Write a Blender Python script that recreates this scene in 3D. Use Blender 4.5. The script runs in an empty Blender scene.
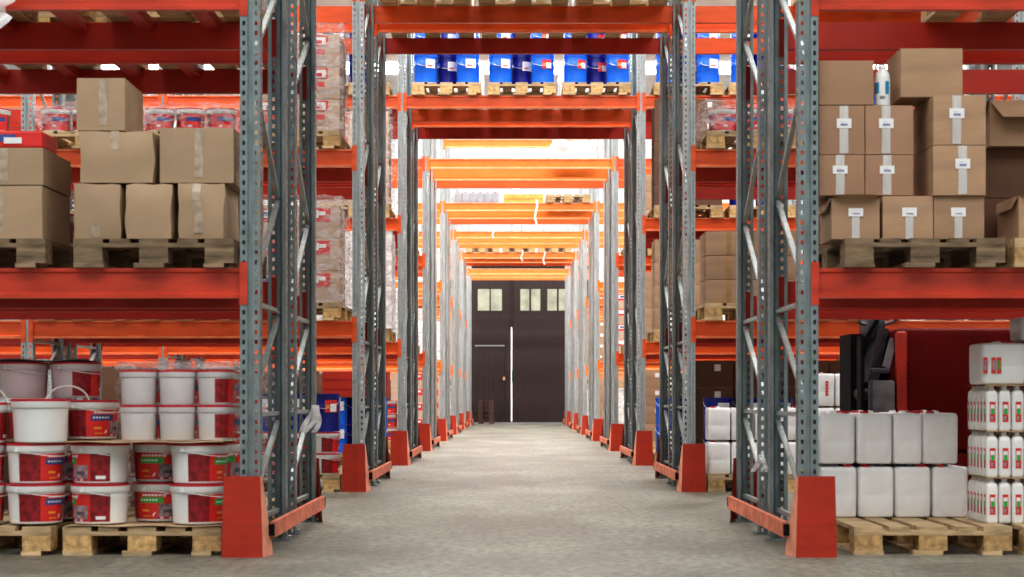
import bpy, bmesh, math, random
from mathutils import Vector, Matrix, noise
random.seed(7)
sc = bpy.context.scene
COL = sc.collection
PI = math.pi

# ------------------------------------------------------------------ materials
def mat(name, color, rough=0.6, metal=0.0, nscale=6.0, namt=0.12, bump=0.0, rnd=0.0, dark=None, spec=0.5,
        transmission=0.0, emis=None, estr=0.0, stretch=(1, 1, 1), coat=0.0):
    m = bpy.data.materials.new(name); m.use_nodes = True
    nt = m.node_tree; N = nt.nodes; L = nt.links
    b = N['Principled BSDF']
    b.inputs['Roughness'].default_value = rough
    b.inputs['Metallic'].default_value = metal
    b.inputs['Specular IOR Level'].default_value = spec
    b.inputs['Transmission Weight'].default_value = transmission
    b.inputs['Coat Weight'].default_value = coat
    tc = N.new('ShaderNodeTexCoord'); mp = N.new('ShaderNodeMapping')
    mp.inputs['Scale'].default_value = stretch
    L.new(tc.outputs['Object'], mp.inputs['Vector'])
    nz = N.new('ShaderNodeTexNoise'); nz.inputs['Scale'].default_value = nscale
    nz.inputs['Detail'].default_value = 5
    L.new(mp.outputs[0], nz.inputs['Vector'])
    mx = N.new('ShaderNodeMix'); mx.data_type = 'RGBA'
    c = (*color, 1)
    d = (*(dark if dark else [x * (1 - 2.5 * namt) for x in color]), 1)
    l = (*[min(1, x * (1 + namt)) for x in color], 1)
    mx.inputs[6].default_value = d; mx.inputs[7].default_value = l
    rp = N.new('ShaderNodeMapRange'); rp.inputs[1].default_value = 0.3; rp.inputs[2].default_value = 0.62
    L.new(nz.outputs[0], rp.inputs[0]); L.new(rp.outputs[0], mx.inputs[0])
    out = mx.outputs[2]
    if rnd:
        oi = N.new('ShaderNodeObjectInfo')
        mr = N.new('ShaderNodeMapRange'); mr.inputs[3].default_value = 1 - rnd; mr.inputs[4].default_value = 1 + rnd
        L.new(oi.outputs['Random'], mr.inputs[0])
        vm = N.new('ShaderNodeVectorMath'); vm.operation = 'SCALE'
        L.new(out, vm.inputs[0]); L.new(mr.outputs[0], vm.inputs['Scale'])
        out = vm.outputs[0]
    L.new(out, b.inputs['Base Color'])
    if bump:
        bp = N.new('ShaderNodeBump'); bp.inputs['Strength'].default_value = bump; bp.inputs['Distance'].default_value = 0.01
        L.new(nz.outputs[0], bp.inputs['Height']); L.new(bp.outputs[0], b.inputs['Normal'])
    if emis:
        b.inputs['Emission Color'].default_value = (*emis, 1); b.inputs['Emission Strength'].default_value = estr
    return m

ORANGE_LIT = mat('lit_orange_paint', (0.95, 0.23, 0.035), 0.4, nscale=3, namt=0.06)  # same beam orange with the strong far light put into the colour
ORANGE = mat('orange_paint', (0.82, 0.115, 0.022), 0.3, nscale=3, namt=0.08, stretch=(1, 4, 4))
LIP_HIGHLIGHT = mat('orange_lip_highlight', (0.90, 0.24, 0.10), 0.4)  # painted highlight along the beam edges
LIP_HIGHLIGHT_F = mat('pale_lip_highlight', (0.98, 0.52, 0.30), 0.4)  # painted edge highlight for the far beams
SALMON_L = mat('pale_salmon', (0.98, 0.40, 0.26), 0.5, nscale=12, namt=0.1)  # paler than the red panels, for passage-side flanges
ORANGE_DK = mat('red_and_shaded_orange_paint', (0.46, 0.030, 0.014), 0.4, nscale=3, namt=0.08)  # inner beams: shade put into the orange; also red bars and crate
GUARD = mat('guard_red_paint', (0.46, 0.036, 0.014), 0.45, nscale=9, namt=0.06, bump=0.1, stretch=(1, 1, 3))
SALMON = mat('salmon_worn_paint', (0.80, 0.22, 0.12), 0.5, nscale=12, namt=0.14)
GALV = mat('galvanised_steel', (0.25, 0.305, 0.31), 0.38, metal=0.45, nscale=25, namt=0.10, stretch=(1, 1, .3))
GALV_LIT = mat('lit_galvanised_steel', (0.44, 0.49, 0.50), 0.42, metal=0.25, nscale=25, namt=0.08, stretch=(1, 1, .3))  # same steel, lightened to carry the brighter aisle light
CANGREY = mat('grey_can_plastic', (0.36, 0.38, 0.42), 0.4)
ORANGE_DIM = mat('dimmed_orange_paint', (0.58, 0.058, 0.024), 0.33, nscale=3, namt=0.1, stretch=(1, 4, 4))  # nearest front beams: weaker light put into a darker orange
GALV_LT = mat('galvanised_brace', (0.40, 0.44, 0.43), 0.4, metal=0.4, nscale=25, namt=0.08)
WOOD = mat('pallet_wood', (0.58, 0.42, 0.24), 0.8, nscale=5, namt=0.2, bump=0.3, stretch=(1, 6, 6), rnd=0.2)
WOODEND = mat('pallet_block_wood', (0.62, 0.40, 0.18), 0.8, nscale=30, namt=0.18, rnd=0.25)
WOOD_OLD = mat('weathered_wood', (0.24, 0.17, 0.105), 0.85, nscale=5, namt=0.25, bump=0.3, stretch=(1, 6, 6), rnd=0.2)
CARD_L = mat('cardboard_greyish', (0.45, 0.32, 0.205), 0.7, nscale=2.0, namt=0.08, bump=0.06, rnd=0.08)
CARD = mat('cardboard', (0.43, 0.275, 0.17), 0.75, nscale=2.5, namt=0.07, bump=0.05, rnd=0.09, stretch=(1, 1, 4))
CARD_R = mat('cardboard_reddish', (0.39, 0.235, 0.145), 0.75, nscale=2.5, namt=0.07, rnd=0.06)
CARD_DK = mat('added_dark_cardboard', (0.17, 0.085, 0.05), 0.75, nscale=2.5, namt=0.1, rnd=0.1)
CARD_PINK = mat('cardboard_pale', (0.60, 0.43, 0.33), 0.65, nscale=3, namt=0.08, rnd=0.06)
CARD_IN = mat('cardboard_sheet', (0.62, 0.44, 0.27), 0.8, nscale=5, namt=0.08)
TAPE = mat('packing_tape', (0.62, 0.60, 0.58), 0.25, nscale=20, namt=0.1, stretch=(1, 1, .2))
TAPE_BR = mat('brown_tape', (0.42, 0.24, 0.11), 0.25, nscale=20, namt=0.1)
TAPE_DIM = mat('dull_tape', (0.46, 0.37, 0.28), 0.22, nscale=20, namt=0.14)
PAPER = mat('white_paper', (0.85, 0.85, 0.86), 0.6, nscale=10, namt=0.03)
INK = mat('printed_ink', (0.10, 0.10, 0.14), 0.6, namt=0.05)
BLUEINK = mat('blue_ink', (0.05, 0.09, 0.32), 0.5, namt=0.05)
REDINK = mat('red_print', (0.72, 0.035, 0.03), 0.45, nscale=8, namt=0.08)
REDDK = mat('dark_red_print', (0.30, 0.015, 0.02), 0.45, nscale=40, namt=0.2)
GREENINK = mat('green_ink', (0.03, 0.42, 0.07), 0.5, namt=0.05)
GREYINK = mat('grey_print', (0.30, 0.30, 0.33), 0.5, nscale=30, namt=0.3)
YELINK = mat('yellow_print', (0.8, 0.35, 0.05), 0.5)
WHITEPL = mat('white_plastic', (0.82, 0.83, 0.82), 0.35, nscale=4, namt=0.03, rnd=0.04)
GREYPL = mat('shaded_bucket_plastic', (0.66, 0.63, 0.63), 0.4, nscale=4, namt=0.05, rnd=0.05)
MILKY = mat('milky_plastic', (0.95, 0.95, 0.95), 0.38, nscale=5, namt=0.05, rnd=0.05)
REDPL = mat('red_plastic_lid', (0.55, 0.012, 0.03), 0.35, namt=0.05)
BLUEPL = mat('blue_drum_paint', (0.015, 0.16, 0.85), 0.22, nscale=4, namt=0.08)
NAVYPL = mat('navy_drum_paint', (0.012, 0.018, 0.24), 0.25, nscale=4, namt=0.08)
BLACKPL = mat('black_rubber', (0.008, 0.008, 0.009), 0.8, namt=0.1, spec=.2)
DARKVINYL = mat('dark_vinyl', (0.05, 0.05, 0.065), 0.3, nscale=12, namt=0.3, bump=0.2)
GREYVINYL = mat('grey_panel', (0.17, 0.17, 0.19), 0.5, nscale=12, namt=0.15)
TRUCKRED = mat('truck_red_paint', (0.13, 0.004, 0.004), 0.7, nscale=3, namt=0.1, spec=.15)
STEEL = mat('steel_rod', (0.55, 0.55, 0.55), 0.3, metal=0.8)
DOORBR = mat('door_brown', (0.034, 0.017, 0.016), 0.6, nscale=4, namt=0.15, stretch=(12, 1, .3))
DOORDK = mat('door_seam', (0.02, 0.010, 0.010), 0.7)
PANE = mat('frosted_pane', (0.42, 0.44, 0.34), 0.5, nscale=3, namt=0.15, emis=(0.72, 0.74, 0.60), estr=0.02)
WALLD = mat('side_wall_paint', (0.20, 0.20, 0.20), 0.9, nscale=1.2, namt=0.06)
WALLL = mat('added_dark_wall_base', (0.06, 0.04, 0.035), 0.8, nscale=2, namt=0.1)
WALLM = mat('wall_plaster', (0.80, 0.80, 0.80), 0.85, nscale=1.2, namt=0.04)
CYAN = mat('cyan_label', (0.02, 0.30, 0.52), 0.4)
GREENPL = mat('green_print', (0.05, 0.35, 0.10), 0.5)

def emit(name, col, strength):
    m = bpy.data.materials.new(name); m.use_nodes = True
    nt = m.node_tree; nt.nodes.clear()
    o = nt.nodes.new('ShaderNodeOutputMaterial'); e = nt.nodes.new('ShaderNodeEmission')
    tc = nt.nodes.new('ShaderNodeTexCoord'); nz = nt.nodes.new('ShaderNodeTexNoise'); nz.inputs['Scale'].default_value = 1.5
    mr = nt.nodes.new('ShaderNodeMapRange'); mr.inputs[3].default_value = strength * .85; mr.inputs[4].default_value = strength * 1.15
    nt.links.new(tc.outputs['Object'], nz.inputs['Vector']); nt.links.new(nz.outputs[0], mr.inputs[0])
    nt.links.new(mr.outputs[0], e.inputs[1]); e.inputs[0].default_value = (*col, 1)
    nt.links.new(e.outputs[0], o.inputs[0])
    return m

def wrapmat(name, tint=(0.85, 0.84, 0.86), dens=(0.15, 0.75), sc_=9):
    m = bpy.data.materials.new(name); m.use_nodes = True
    nt = m.node_tree; N = nt.nodes; L = nt.links; N.clear()
    o = N.new('ShaderNodeOutputMaterial'); mix = N.new('ShaderNodeMixShader')
    t = N.new('ShaderNodeBsdfTransparent'); p = N.new('ShaderNodeBsdfPrincipled')
    p.inputs['Base Color'].default_value = (*tint, 1); p.inputs['Roughness'].default_value = 0.28
    tc = N.new('ShaderNodeTexCoord'); mp = N.new('ShaderNodeMapping'); mp.inputs['Scale'].default_value = (1, 1, 2.2)
    mp.inputs['Rotation'].default_value = (0, .4, .3)
    nz = N.new('ShaderNodeTexNoise'); nz.inputs['Scale'].default_value = sc_; nz.inputs['Detail'].default_value = 6
    nz.inputs['Distortion'].default_value = 1.2
    mr = N.new('ShaderNodeMapRange'); mr.inputs[1].default_value = .38; mr.inputs[2].default_value = .66
    mr.inputs[3].default_value = dens[0]; mr.inputs[4].default_value = dens[1]
    L.new(tc.outputs['Object'], mp.inputs[0]); L.new(mp.outputs[0], nz.inputs['Vector']); L.new(nz.outputs[0], mr.inputs[0])
    L.new(mr.outputs[0], mix.inputs[0]); L.new(t.outputs[0], mix.inputs[1]); L.new(p.outputs[0], mix.inputs[2])
    bp = N.new('ShaderNodeBump'); bp.inputs['Strength'].default_value = .6; bp.inputs['Distance'].default_value = .01
    L.new(nz.outputs[0], bp.inputs['Height']); L.new(bp.outputs[0], p.inputs['Normal'])
    L.new(mix.outputs[0], o.inputs[0])
    return m
WRAP = wrapmat('stretch_wrap', dens=(.0, .42))
WRAPW = wrapmat('white_stretch_wrap', (0.92, 0.92, 0.93), (0.55, 1.0), 6)

def floor_mat():
    m = bpy.data.materials.new('concrete_floor'); m.use_nodes = True
    nt = m.node_tree; N = nt.nodes; L = nt.links; b = N['Principled BSDF']
    tc = N.new('ShaderNodeTexCoord')
    n1 = N.new('ShaderNodeTexNoise'); n1.inputs['Scale'].default_value = 1.1; n1.inputs['Detail'].default_value = 8; n1.inputs['Roughness'].default_value = .65
    n2 = N.new('ShaderNodeTexNoise'); n2.inputs['Scale'].default_value = 22; n2.inputs['Detail'].default_value = 6
    mp = N.new('ShaderNodeMapping'); mp.inputs['Scale'].default_value = (1, .45, 1)
    L.new(tc.outputs['Object'], mp.inputs[0]); L.new(mp.outputs[0], n1.inputs['Vector']); L.new(mp.outputs[0], n2.inputs['Vector'])
    r1 = N.new('ShaderNodeValToRGB')
    e = r1.color_ramp.elements
    e[0].position = .36; e[0].color = (.135, .125, .095, 1)
    e[1].position = .66; e[1].color = (.315, .31, .26, 1)
    r2 = N.new('ShaderNodeMapRange'); r2.inputs[1].default_value = .3; r2.inputs[2].default_value = .6; r2.inputs[3].default_value = .62; r2.inputs[4].default_value = 1.1
    L.new(n1.outputs[0], r1.inputs[0]); L.new(n2.outputs[0], r2.inputs[0])
    vm = N.new('ShaderNodeVectorMath'); vm.operation = 'SCALE'
    L.new(r1.outputs[0], vm.inputs[0]); L.new(r2.outputs[0], vm.inputs['Scale'])
    # thin scratches and cracks
    w = N.new('ShaderNodeTexVoronoi'); w.feature = 'DISTANCE_TO_EDGE'; w.inputs['Scale'].default_value = .55
    L.new(n1.outputs['Color'], w.inputs['Vector']) if False else L.new(tc.outputs['Object'], w.inputs['Vector'])
    cr = N.new('ShaderNodeMapRange'); cr.inputs[1].default_value = 0; cr.inputs[2].default_value = .006; cr.inputs[3].default_value = .72; cr.inputs[4].default_value = 1
    L.new(w.outputs['Distance'], cr.inputs[0])
    v2 = N.new('ShaderNodeVectorMath'); v2.operation = 'SCALE'
    L.new(vm.outputs[0], v2.inputs[0]); L.new(cr.outputs[0], v2.inputs['Scale'])
    L.new(v2.outputs[0], b.inputs['Base Color'])
    rr = N.new('ShaderNodeMapRange'); rr.inputs[3].default_value = .35; rr.inputs[4].default_value = .75
    L.new(n1.outputs[0], rr.inputs[0]); L.new(rr.outputs[0], b.inputs['Roughness'])
    bp = N.new('ShaderNodeBump'); bp.inputs['Strength'].default_value = .25; bp.inputs['Distance'].default_value = .01
    L.new(n2.outputs[0], bp.inputs['Height']); L.new(bp.outputs[0], b.inputs['Normal'])
    return m
FLOORM = floor_mat()

# ------------------------------------------------------------------ mesh builder
class MB:
    def __init__(s): s.v = []; s.f = []; s.m = []; s.mats = []
    def mi(s, m):
        if m not in s.mats: s.mats.append(m)
        return s.mats.index(m)
    def add(s, vs, fs, m):
        k = len(s.v); s.v += [tuple(v) for v in vs]; i = s.mi(m)
        for f in fs: s.f.append([a + k for a in f]); s.m.append(i)
    def box(s, x0, x1, y0, y1, z0, z1, m):
        vs = [(x, y, z) for z in (z0, z1) for y in (y0, y1) for x in (x0, x1)]
        s.add(vs, [(0, 2, 3, 1), (4, 5, 7, 6), (0, 1, 5, 4), (2, 6, 7, 3), (0, 4, 6, 2), (1, 3, 7, 5)], m)
    def cbox(s, x0, x1, y0, y1, z0, z1, m, c=.006):
        bm = bmesh.new(); bmesh.ops.create_cube(bm, size=1)
        for v in bm.verts:
            v.co = ((x0 + x1) / 2 + v.co.x * (x1 - x0), (y0 + y1) / 2 + v.co.y * (y1 - y0), (z0 + z1) / 2 + v.co.z * (z1 - z0))
        bmesh.ops.bevel(bm, geom=bm.edges[:], offset=c, segments=2, affect='EDGES', profile=.5)
        s.addbm(bm, m)
    def addbm(s, bm, m):
        bm.verts.index_update(); bm.normal_update()
        s.add([v.co[:] for v in bm.verts], [[v.index for v in f.verts] for f in bm.faces], m); bm.free()
    def bar(s, p, q, w, t, m, up=(1, 0, 0)):
        p = Vector(p); q = Vector(q); d = (q - p).normalized(); u = Vector(up); n = d.cross(u).normalized(); u = n.cross(d)
        vs = []
        for a in (p, q):
            for i, j in ((-1, -1), (1, -1), (1, 1), (-1, 1)): vs.append(a + u * (w / 2 * i) + n * (t / 2 * j))
        s.add(vs, [(0, 3, 2, 1), (4, 5, 6, 7), (0, 1, 5, 4), (1, 2, 6, 5), (2, 3, 7, 6), (3, 0, 4, 7)], m)
    def lathe(s, prof, n, m, c=(0, 0), sx=1, sy=1):
        vs = []; fs = []
        for r, z in prof:
            for k in range(n):
                a = 2 * PI * k / n; vs.append((c[0] + r * sx * math.cos(a), c[1] + r * sy * math.sin(a), z))
        for i in range(len(prof) - 1):
            for k in range(n):
                k2 = (k + 1) % n
                fs.append((i * n + k, i * n + k2, (i + 1) * n + k2, (i + 1) * n + k))
        fs.append(tuple(reversed(range(n)))); fs.append(tuple(range((len(prof) - 1) * n, len(prof) * n)))
        s.add(vs, fs, m)
    def tube(s, pts, r, m, n=6):
        vs = []; fs = []; pts = [Vector(p) for p in pts]
        for i, p in enumerate(pts):
            d = (pts[min(i + 1, len(pts) - 1)] - pts[max(i - 1, 0)]).normalized()
            a = d.orthogonal().normalized() if i == 0 else (a - d * a.dot(d)).normalized()
            b = d.cross(a)
            for k in range(n):
                t = 2 * PI * k / n; vs.append(p + a * (r * math.cos(t)) + b * (r * math.sin(t)))
        for i in range(len(pts) - 1):
            for k in range(n):
                k2 = (k + 1) % n; fs.append((i * n + k, i * n + k2, (i + 1) * n + k2, (i + 1) * n + k))
        fs.append(tuple(reversed(range(n)))); fs.append(tuple(range((len(pts) - 1) * n, len(pts) * n)))
        s.add(vs, fs, m)
    def quad(s, a, b, c, d, m): s.add([a, b, c, d], [(0, 1, 2, 3)], m)
    def mesh(s, name, smooth=False):
        me = bpy.data.meshes.new(name); me.from_pydata(s.v, [], s.f)
        for m in s.mats: me.materials.append(m)
        me.polygons.foreach_set('material_index', s.m)
        me.update()
        if smooth:
            me.polygons.foreach_set('use_smooth', [True] * len(me.polygons))
            me.set_sharp_from_angle(angle=math.radians(38))
        return me

def part(name, me, *subs): return (name, me, list(subs))
def proto(name, cat, parts=None, mesh=None): return dict(name=name, cat=cat, parts=parts or [], mesh=mesh)
USED = {}
def inst(p, label, loc, rz=0, group=None, rot=None):
    o = bpy.data.objects.new(p['name'], p['mesh']); COL.objects.link(o)
    o.location = loc; o.rotation_euler = rot if rot else (0, 0, rz)
    o['label'] = label; o['category'] = p['cat']
    if group: o['group'] = group
    if p['mesh'] is None: o.empty_display_size = .1
    for nm, me, subs in p['parts']:
        c = bpy.data.objects.new(nm, me); COL.objects.link(c); c.parent = o
        for n2, m2, _ in subs:
            d = bpy.data.objects.new(n2, m2); COL.objects.link(d); d.parent = c
    return o
def struct(name, mb, smooth=False, parent=None):
    o = bpy.data.objects.new(name, mb.mesh(name, smooth)); COL.objects.link(o)
    if parent: o.parent = parent
    else: o['kind'] = 'structure'
    return o

# ------------------------------------------------------------------ layout
CX, CZ, F = -0.066, 0.80, 1795.0
ROWS = [9.0, 15.17, 21.0, 26.55, 32.6, 38.2, 43.8, 49.4]
LV = [0.0, 1.447, 2.896, 4.33]
ORD = ['nearest', 'second', 'third', 'fourth', 'fifth', 'sixth', 'seventh', 'eighth']
SIDE = {-1: 'left', 1: 'right'}
LVN = ['on the floor', 'first beam level', 'second beam level', 'third beam level']
HP = 7.0; WD = 55.2; CEIL = 9.6

# ------------------------------------------------------------------ protos: rack
def post_mesh(H, pitch=.05):
    prof = [(-.030, .09), (-.05, .09), (-.05, .057), (-.05, .037), (-.05, 0), (-.038, 0), (-.024, 0), (-.012, 0), (-.010, .012),
            (.010, .012), (.012, 0), (.024, 0), (.038, 0), (.05, 0), (.05, .037), (.05, .057), (.05, .09), (.030, .09)]
    holecols = {2: (3, 3), 5: 1, 11: 1, 14: 1}
    holes = {2, 5, 11 - 0, 14}  # strip indices carrying holes
    holes = {2, 5, 11, 14}
    mb = MB(); n = int(H / pitch); zs = []
    for k in range(n):
        zs += [k * pitch, k * pitch + .014, k * pitch + .036]
    zs.append(n * pitch)
    vs = [(x, y, z) for z in zs for x, y in prof]; P = len(prof); fs = []
    # plain strips: one quad per full height
    for j in range(P - 1):
        if j in holes:
            for i in range(len(zs) - 1):
                if i % 3 == 1: continue
                fs.append((i * P + j, i * P + j + 1, (i + 1) * P + j + 1, (i + 1) * P + j))
        else:
            for i in range(0, len(zs) - 1):
                fs.append((i * P + j, i * P + j + 1, (i + 1) * P + j + 1, (i + 1) * P + j))
    mb.add(vs, fs, GALV)
    return mb.mesh('upright_post')
POST_A = post_mesh(HP)
def flip_mesh(me, rz, ty):
    m2 = me.copy(); m2.transform(Matrix.Translation((0, ty, 0)) @ Matrix.Rotation(rz, 4, 'Z')); return m2
POST_B = flip_mesh(POST_A, PI, 1.1)
def brace_mesh(p, q, w=.026, t=.022):
    mb = MB(); mb.bar((0, *p), (0, *q), w, t, GALV_LT)
    return mb.mesh('brace')
braces = []
zz = .17
pts = [(.06, .17), (1.04, .17)]
braces.append(brace_mesh(*pts))
braces.append(brace_mesh((.06, .25), (1.04, .66)))
braces.append(brace_mesh((.06, .71), (1.04, .71)))
braces.append(brace_mesh((.06, .77), (1.04, 1.24)))
braces.append(brace_mesh((.06, 1.28), (1.04, 1.28)))
z = 1.33; side_ = 0
while z + .58 < HP - .2:
    a = (.06, z) if side_ == 0 else (1.04, z); b = (1.04, z + .56) if side_ == 0 else (.06, z + .56)
    braces.append(brace_mesh(a, b)); z += .59; side_ ^= 1
def foot(y):
    mb = MB(); mb.box(-.07, .07, y, y + .13, 0, .008, GALV)
    mb.lathe([(.012, .008), (.012, .02), (.006, .022)], 6, STEEL, (-.058 + .0, y + .02))
    mb.lathe([(.012, .008), (.012, .02), (.006, .022)], 6, STEEL, (.058, y + .11))
    return mb.mesh('foot_plate')
def bright(me):  # post copy with brighter light put into its colour
    m2 = me.copy(); m2.materials.clear(); m2.materials.append(GALV_LIT); return m2
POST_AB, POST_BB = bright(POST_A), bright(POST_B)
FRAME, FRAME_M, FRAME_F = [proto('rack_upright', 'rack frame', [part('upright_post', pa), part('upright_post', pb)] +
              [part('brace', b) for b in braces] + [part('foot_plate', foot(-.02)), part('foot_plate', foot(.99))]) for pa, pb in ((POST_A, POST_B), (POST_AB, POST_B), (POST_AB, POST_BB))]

def beam_proto(L, mt):
    mb = MB()
    prof = [(0, 0), (0, -.018), (.011, -.024), (.011, -.122), (0, -.130), (0, -.150), (.05, -.150), (.05, 0)]
    vs = [(x, y, z) for x in (-L / 2, L / 2) for y, z in prof]; n = len(prof)
    fs = [(i, (i + 1) % n, (i + 1) % n + n, i + n) for i in range(n)] + [tuple(reversed(range(n))), tuple(range(n, 2 * n))]
    mb.add(vs, fs, mt)
    lipm = {ORANGE.name: LIP_HIGHLIGHT, ORANGE_LIT.name: LIP_HIGHLIGHT_F}.get(mt.name, mt)
    mb.box(-L / 2, L / 2, -.0012, -.0002, -.1502, -.131, lipm); mb.box(-L / 2, L / 2, -.0012, -.0002, -.012, .0002, lipm)
    pr = []
    for s in (-1, 1):
        b = MB(); x0 = s * (L / 2 + .001); x1 = s * (L / 2 + .038)
        b.box(min(x0, x1), max(x0, x1), -.016, -.011, -.185, .03, mt)
        b.box(*sorted((x0 - s * .004, x0)), -.016, .045, -.185, .03, mt) if False else b.box(*sorted((x0 - s * .004 - s * .001, x0 - s * .001 + s * .0045)), -.011, -.0005, -.185, .03, mt)
        pr.append(part('end_bracket', b.mesh('end_bracket')))
    return proto('rack_beam', 'rack beam', [part('beam_rail', mb.mesh('beam_rail'))] + pr)
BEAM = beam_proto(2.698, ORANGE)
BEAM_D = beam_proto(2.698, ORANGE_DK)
BEAM_N = beam_proto(2.698, ORANGE_DIM)
BEAM_F = beam_proto(2.698, ORANGE_LIT)

def guard_proto(s):       # s=+1: aisle on +x
    def panel(y, dy):
        mb = MB(); z1 = .405
        xl0, xl1, xr0, xr1 = -.134 * s, -.124 * s, .072 * s, .060 * s
        fr = [(xl0, y, 0), (0, y + dy * .012, 0), (xr0, y, 0), (xl1, y - dy * .0, z1), (0, y + dy * .010, z1), (xr1, y, z1)]
        if s * dy > 0: quads = [(0, 3, 4, 1), (1, 4, 5, 2)]
        else: quads = [(0, 1, 4, 3), (1, 2, 5, 4)]
        mb.add(fr, quads, GUARD)
        bk = [(v[0] * .98, v[1] - dy * .006, v[2]) for v in fr]
        mb.add(bk, quads, GUARD)
        return mb.mesh('end_panel')
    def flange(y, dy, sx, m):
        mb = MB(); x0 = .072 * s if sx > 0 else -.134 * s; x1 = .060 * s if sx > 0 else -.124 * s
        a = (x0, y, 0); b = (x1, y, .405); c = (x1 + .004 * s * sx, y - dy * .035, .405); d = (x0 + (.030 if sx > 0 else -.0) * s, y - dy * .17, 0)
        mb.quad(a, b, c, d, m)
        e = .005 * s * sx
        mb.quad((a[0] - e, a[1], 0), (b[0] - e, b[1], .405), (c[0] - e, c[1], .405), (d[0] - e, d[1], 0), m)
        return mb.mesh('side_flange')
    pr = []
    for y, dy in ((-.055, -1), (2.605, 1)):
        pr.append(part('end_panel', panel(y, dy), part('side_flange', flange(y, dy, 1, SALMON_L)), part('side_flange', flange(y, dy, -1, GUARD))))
    r = MB()
    x = sorted((.088 * s, .113 * s))
    r.box(x[0], x[1], .09, 2.46, .088, .168, SALMON)
    r2 = MB(); r2.box(x[0] - .001, x[1] + .001, .05, .088, .10, .158, BLACKPL); r2.box(x[0] - .001, x[1] + .001, 2.462, 2.50, .10, .158, BLACKPL)
    pr.append(part('side_rail', r.mesh('side_rail'), part('rail_end', r2.mesh('rail_end'))))
    return proto('upright_guard', 'rack guard', pr)
GUARDP = {-1: guard_proto(1), 1: guard_proto(-1)}

# frames and guards
for i, D in enumerate(ROWS):
    for s in (-1, 1):
        nposts = 3 if 1 <= i <= 4 else 2
        for k in range(nposts):
            for fr in (0, 1):
                x = s * (1.40 + 2.8 * k)
                where = ['beside the central passage', 'one bay outward', 'two bays outward'][k]
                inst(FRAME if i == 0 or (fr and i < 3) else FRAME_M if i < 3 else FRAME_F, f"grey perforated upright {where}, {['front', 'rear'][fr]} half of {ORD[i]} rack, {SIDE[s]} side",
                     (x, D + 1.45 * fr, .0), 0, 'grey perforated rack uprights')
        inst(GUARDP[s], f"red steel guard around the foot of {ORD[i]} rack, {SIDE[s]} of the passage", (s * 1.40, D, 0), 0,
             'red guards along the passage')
# beams
YO = [.012, 1.04, 1.462, 2.49]
YN = ['front', 'second', 'third', 'rear']
def beam(i, x, lvl, j, place, P=BEAM):
    D = ROWS[i]
    y = D + YO[j]
    o = inst(P, f"orange {YN[j]} beam, {['', 'first', 'second', 'third'][lvl]} level, {place}, {ORD[i]} rack from the camera", (x, y, LV[lvl]), 0,
             'orange rack beams')
    if j in (1, 3):
        o.rotation_euler = (0, 0, PI); o.location.y = D + YO[j] + .048
    return o
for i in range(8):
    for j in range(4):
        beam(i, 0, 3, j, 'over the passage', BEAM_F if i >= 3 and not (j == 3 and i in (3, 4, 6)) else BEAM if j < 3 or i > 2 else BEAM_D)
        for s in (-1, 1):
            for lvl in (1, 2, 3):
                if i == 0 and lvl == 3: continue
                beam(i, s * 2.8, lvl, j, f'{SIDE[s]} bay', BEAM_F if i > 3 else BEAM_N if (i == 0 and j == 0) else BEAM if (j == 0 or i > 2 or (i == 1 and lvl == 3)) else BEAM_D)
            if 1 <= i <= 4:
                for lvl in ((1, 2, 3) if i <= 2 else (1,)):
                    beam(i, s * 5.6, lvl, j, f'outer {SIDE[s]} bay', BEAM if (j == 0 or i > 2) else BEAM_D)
# support bars across the second level of the nearest rack, left
for fr in (0, 1):
    for n, x in enumerate((-1.75, -2.12, -2.5, -2.9, -3.35)):
        mb = MB(); mb.box(-.04, .04, -.002, .975, -.05, -.008, ORANGE_DK); mb.box(-.04, .04, -.04, 1.012, .0005, .004, ORANGE_DK); mb.box(-.04, .04, -.002, .975, -.008, .0005, ORANGE_DK)
        inst(proto('support_bar', 'support bar', mesh=mb.mesh('support_bar')),
             f"red cross bar under the upper left load, {['first','second','third','fourth','fifth'][n]} from the passage, {['front','rear'][fr]} half",
             (x, ROWS[0] + 1.45 * fr + .0645, LV[2]), 0, 'cross bars under upper left shelf')

# ------------------------------------------------------------------ protos: goods
def pallet_parts():
    dk = MB()
    for k, (x, w) in enumerate(((-.3275, .145), (-.17, .10), (0, .145), (.17, .10), (.3275, .145))):
        dk.box(x - w / 2, x + w / 2, 0, 1.2, .122, .144, WOOD)
    for y in (0, .528, 1.055): dk.box(-.4, .4, y, y + .145, .100, .1215, WOOD)
    blocks = []
    for x in (-.4, -.0725, .255):
        for y in (0, .5275, 1.055):
            b = MB(); b.box(x + .001, x + .144, y + .001, y + .144, .0225, .0995, WOODEND); blocks.append(part('block', b.mesh('block')))
    bt = []
    for x in (-.35, -.05, .25):
        b = MB(); b.box(x - .05 if x < 0 else x, x + .1, 0, 1.2, 0, .022, WOOD); bt.append(part('bottom_board', b.mesh('bottom_board')))
    return part('deck', dk.mesh('deck')), blocks, bt
_d, _b, _t = pallet_parts()
PALLET = proto('wooden_pallet', 'pallet', [_d] + _b + _t)
_mb = MB()
for x, w in ((-.3275, .145), (-.17, .10), (0, .145), (.17, .10), (.3275, .145)): _mb.box(x - w / 2, x + w / 2, 0, 1.2, .122, .144, WOOD)
for y in (0, .528, 1.055): _mb.box(-.4, .4, y, y + .145, .1, .1215, WOOD)
for x in (-.4, -.0725, .255):
    for y in (0, .5275, 1.055): _mb.box(x, x + .145, y, y + .145, .0225, .0995, WOODEND)
    _mb.box(x, x + .145, 0, 1.2, 0, .022, WOOD)
PALLET_S = proto('wooden_pallet', 'pallet', mesh=_mb.mesh('wooden_pallet'))

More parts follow.
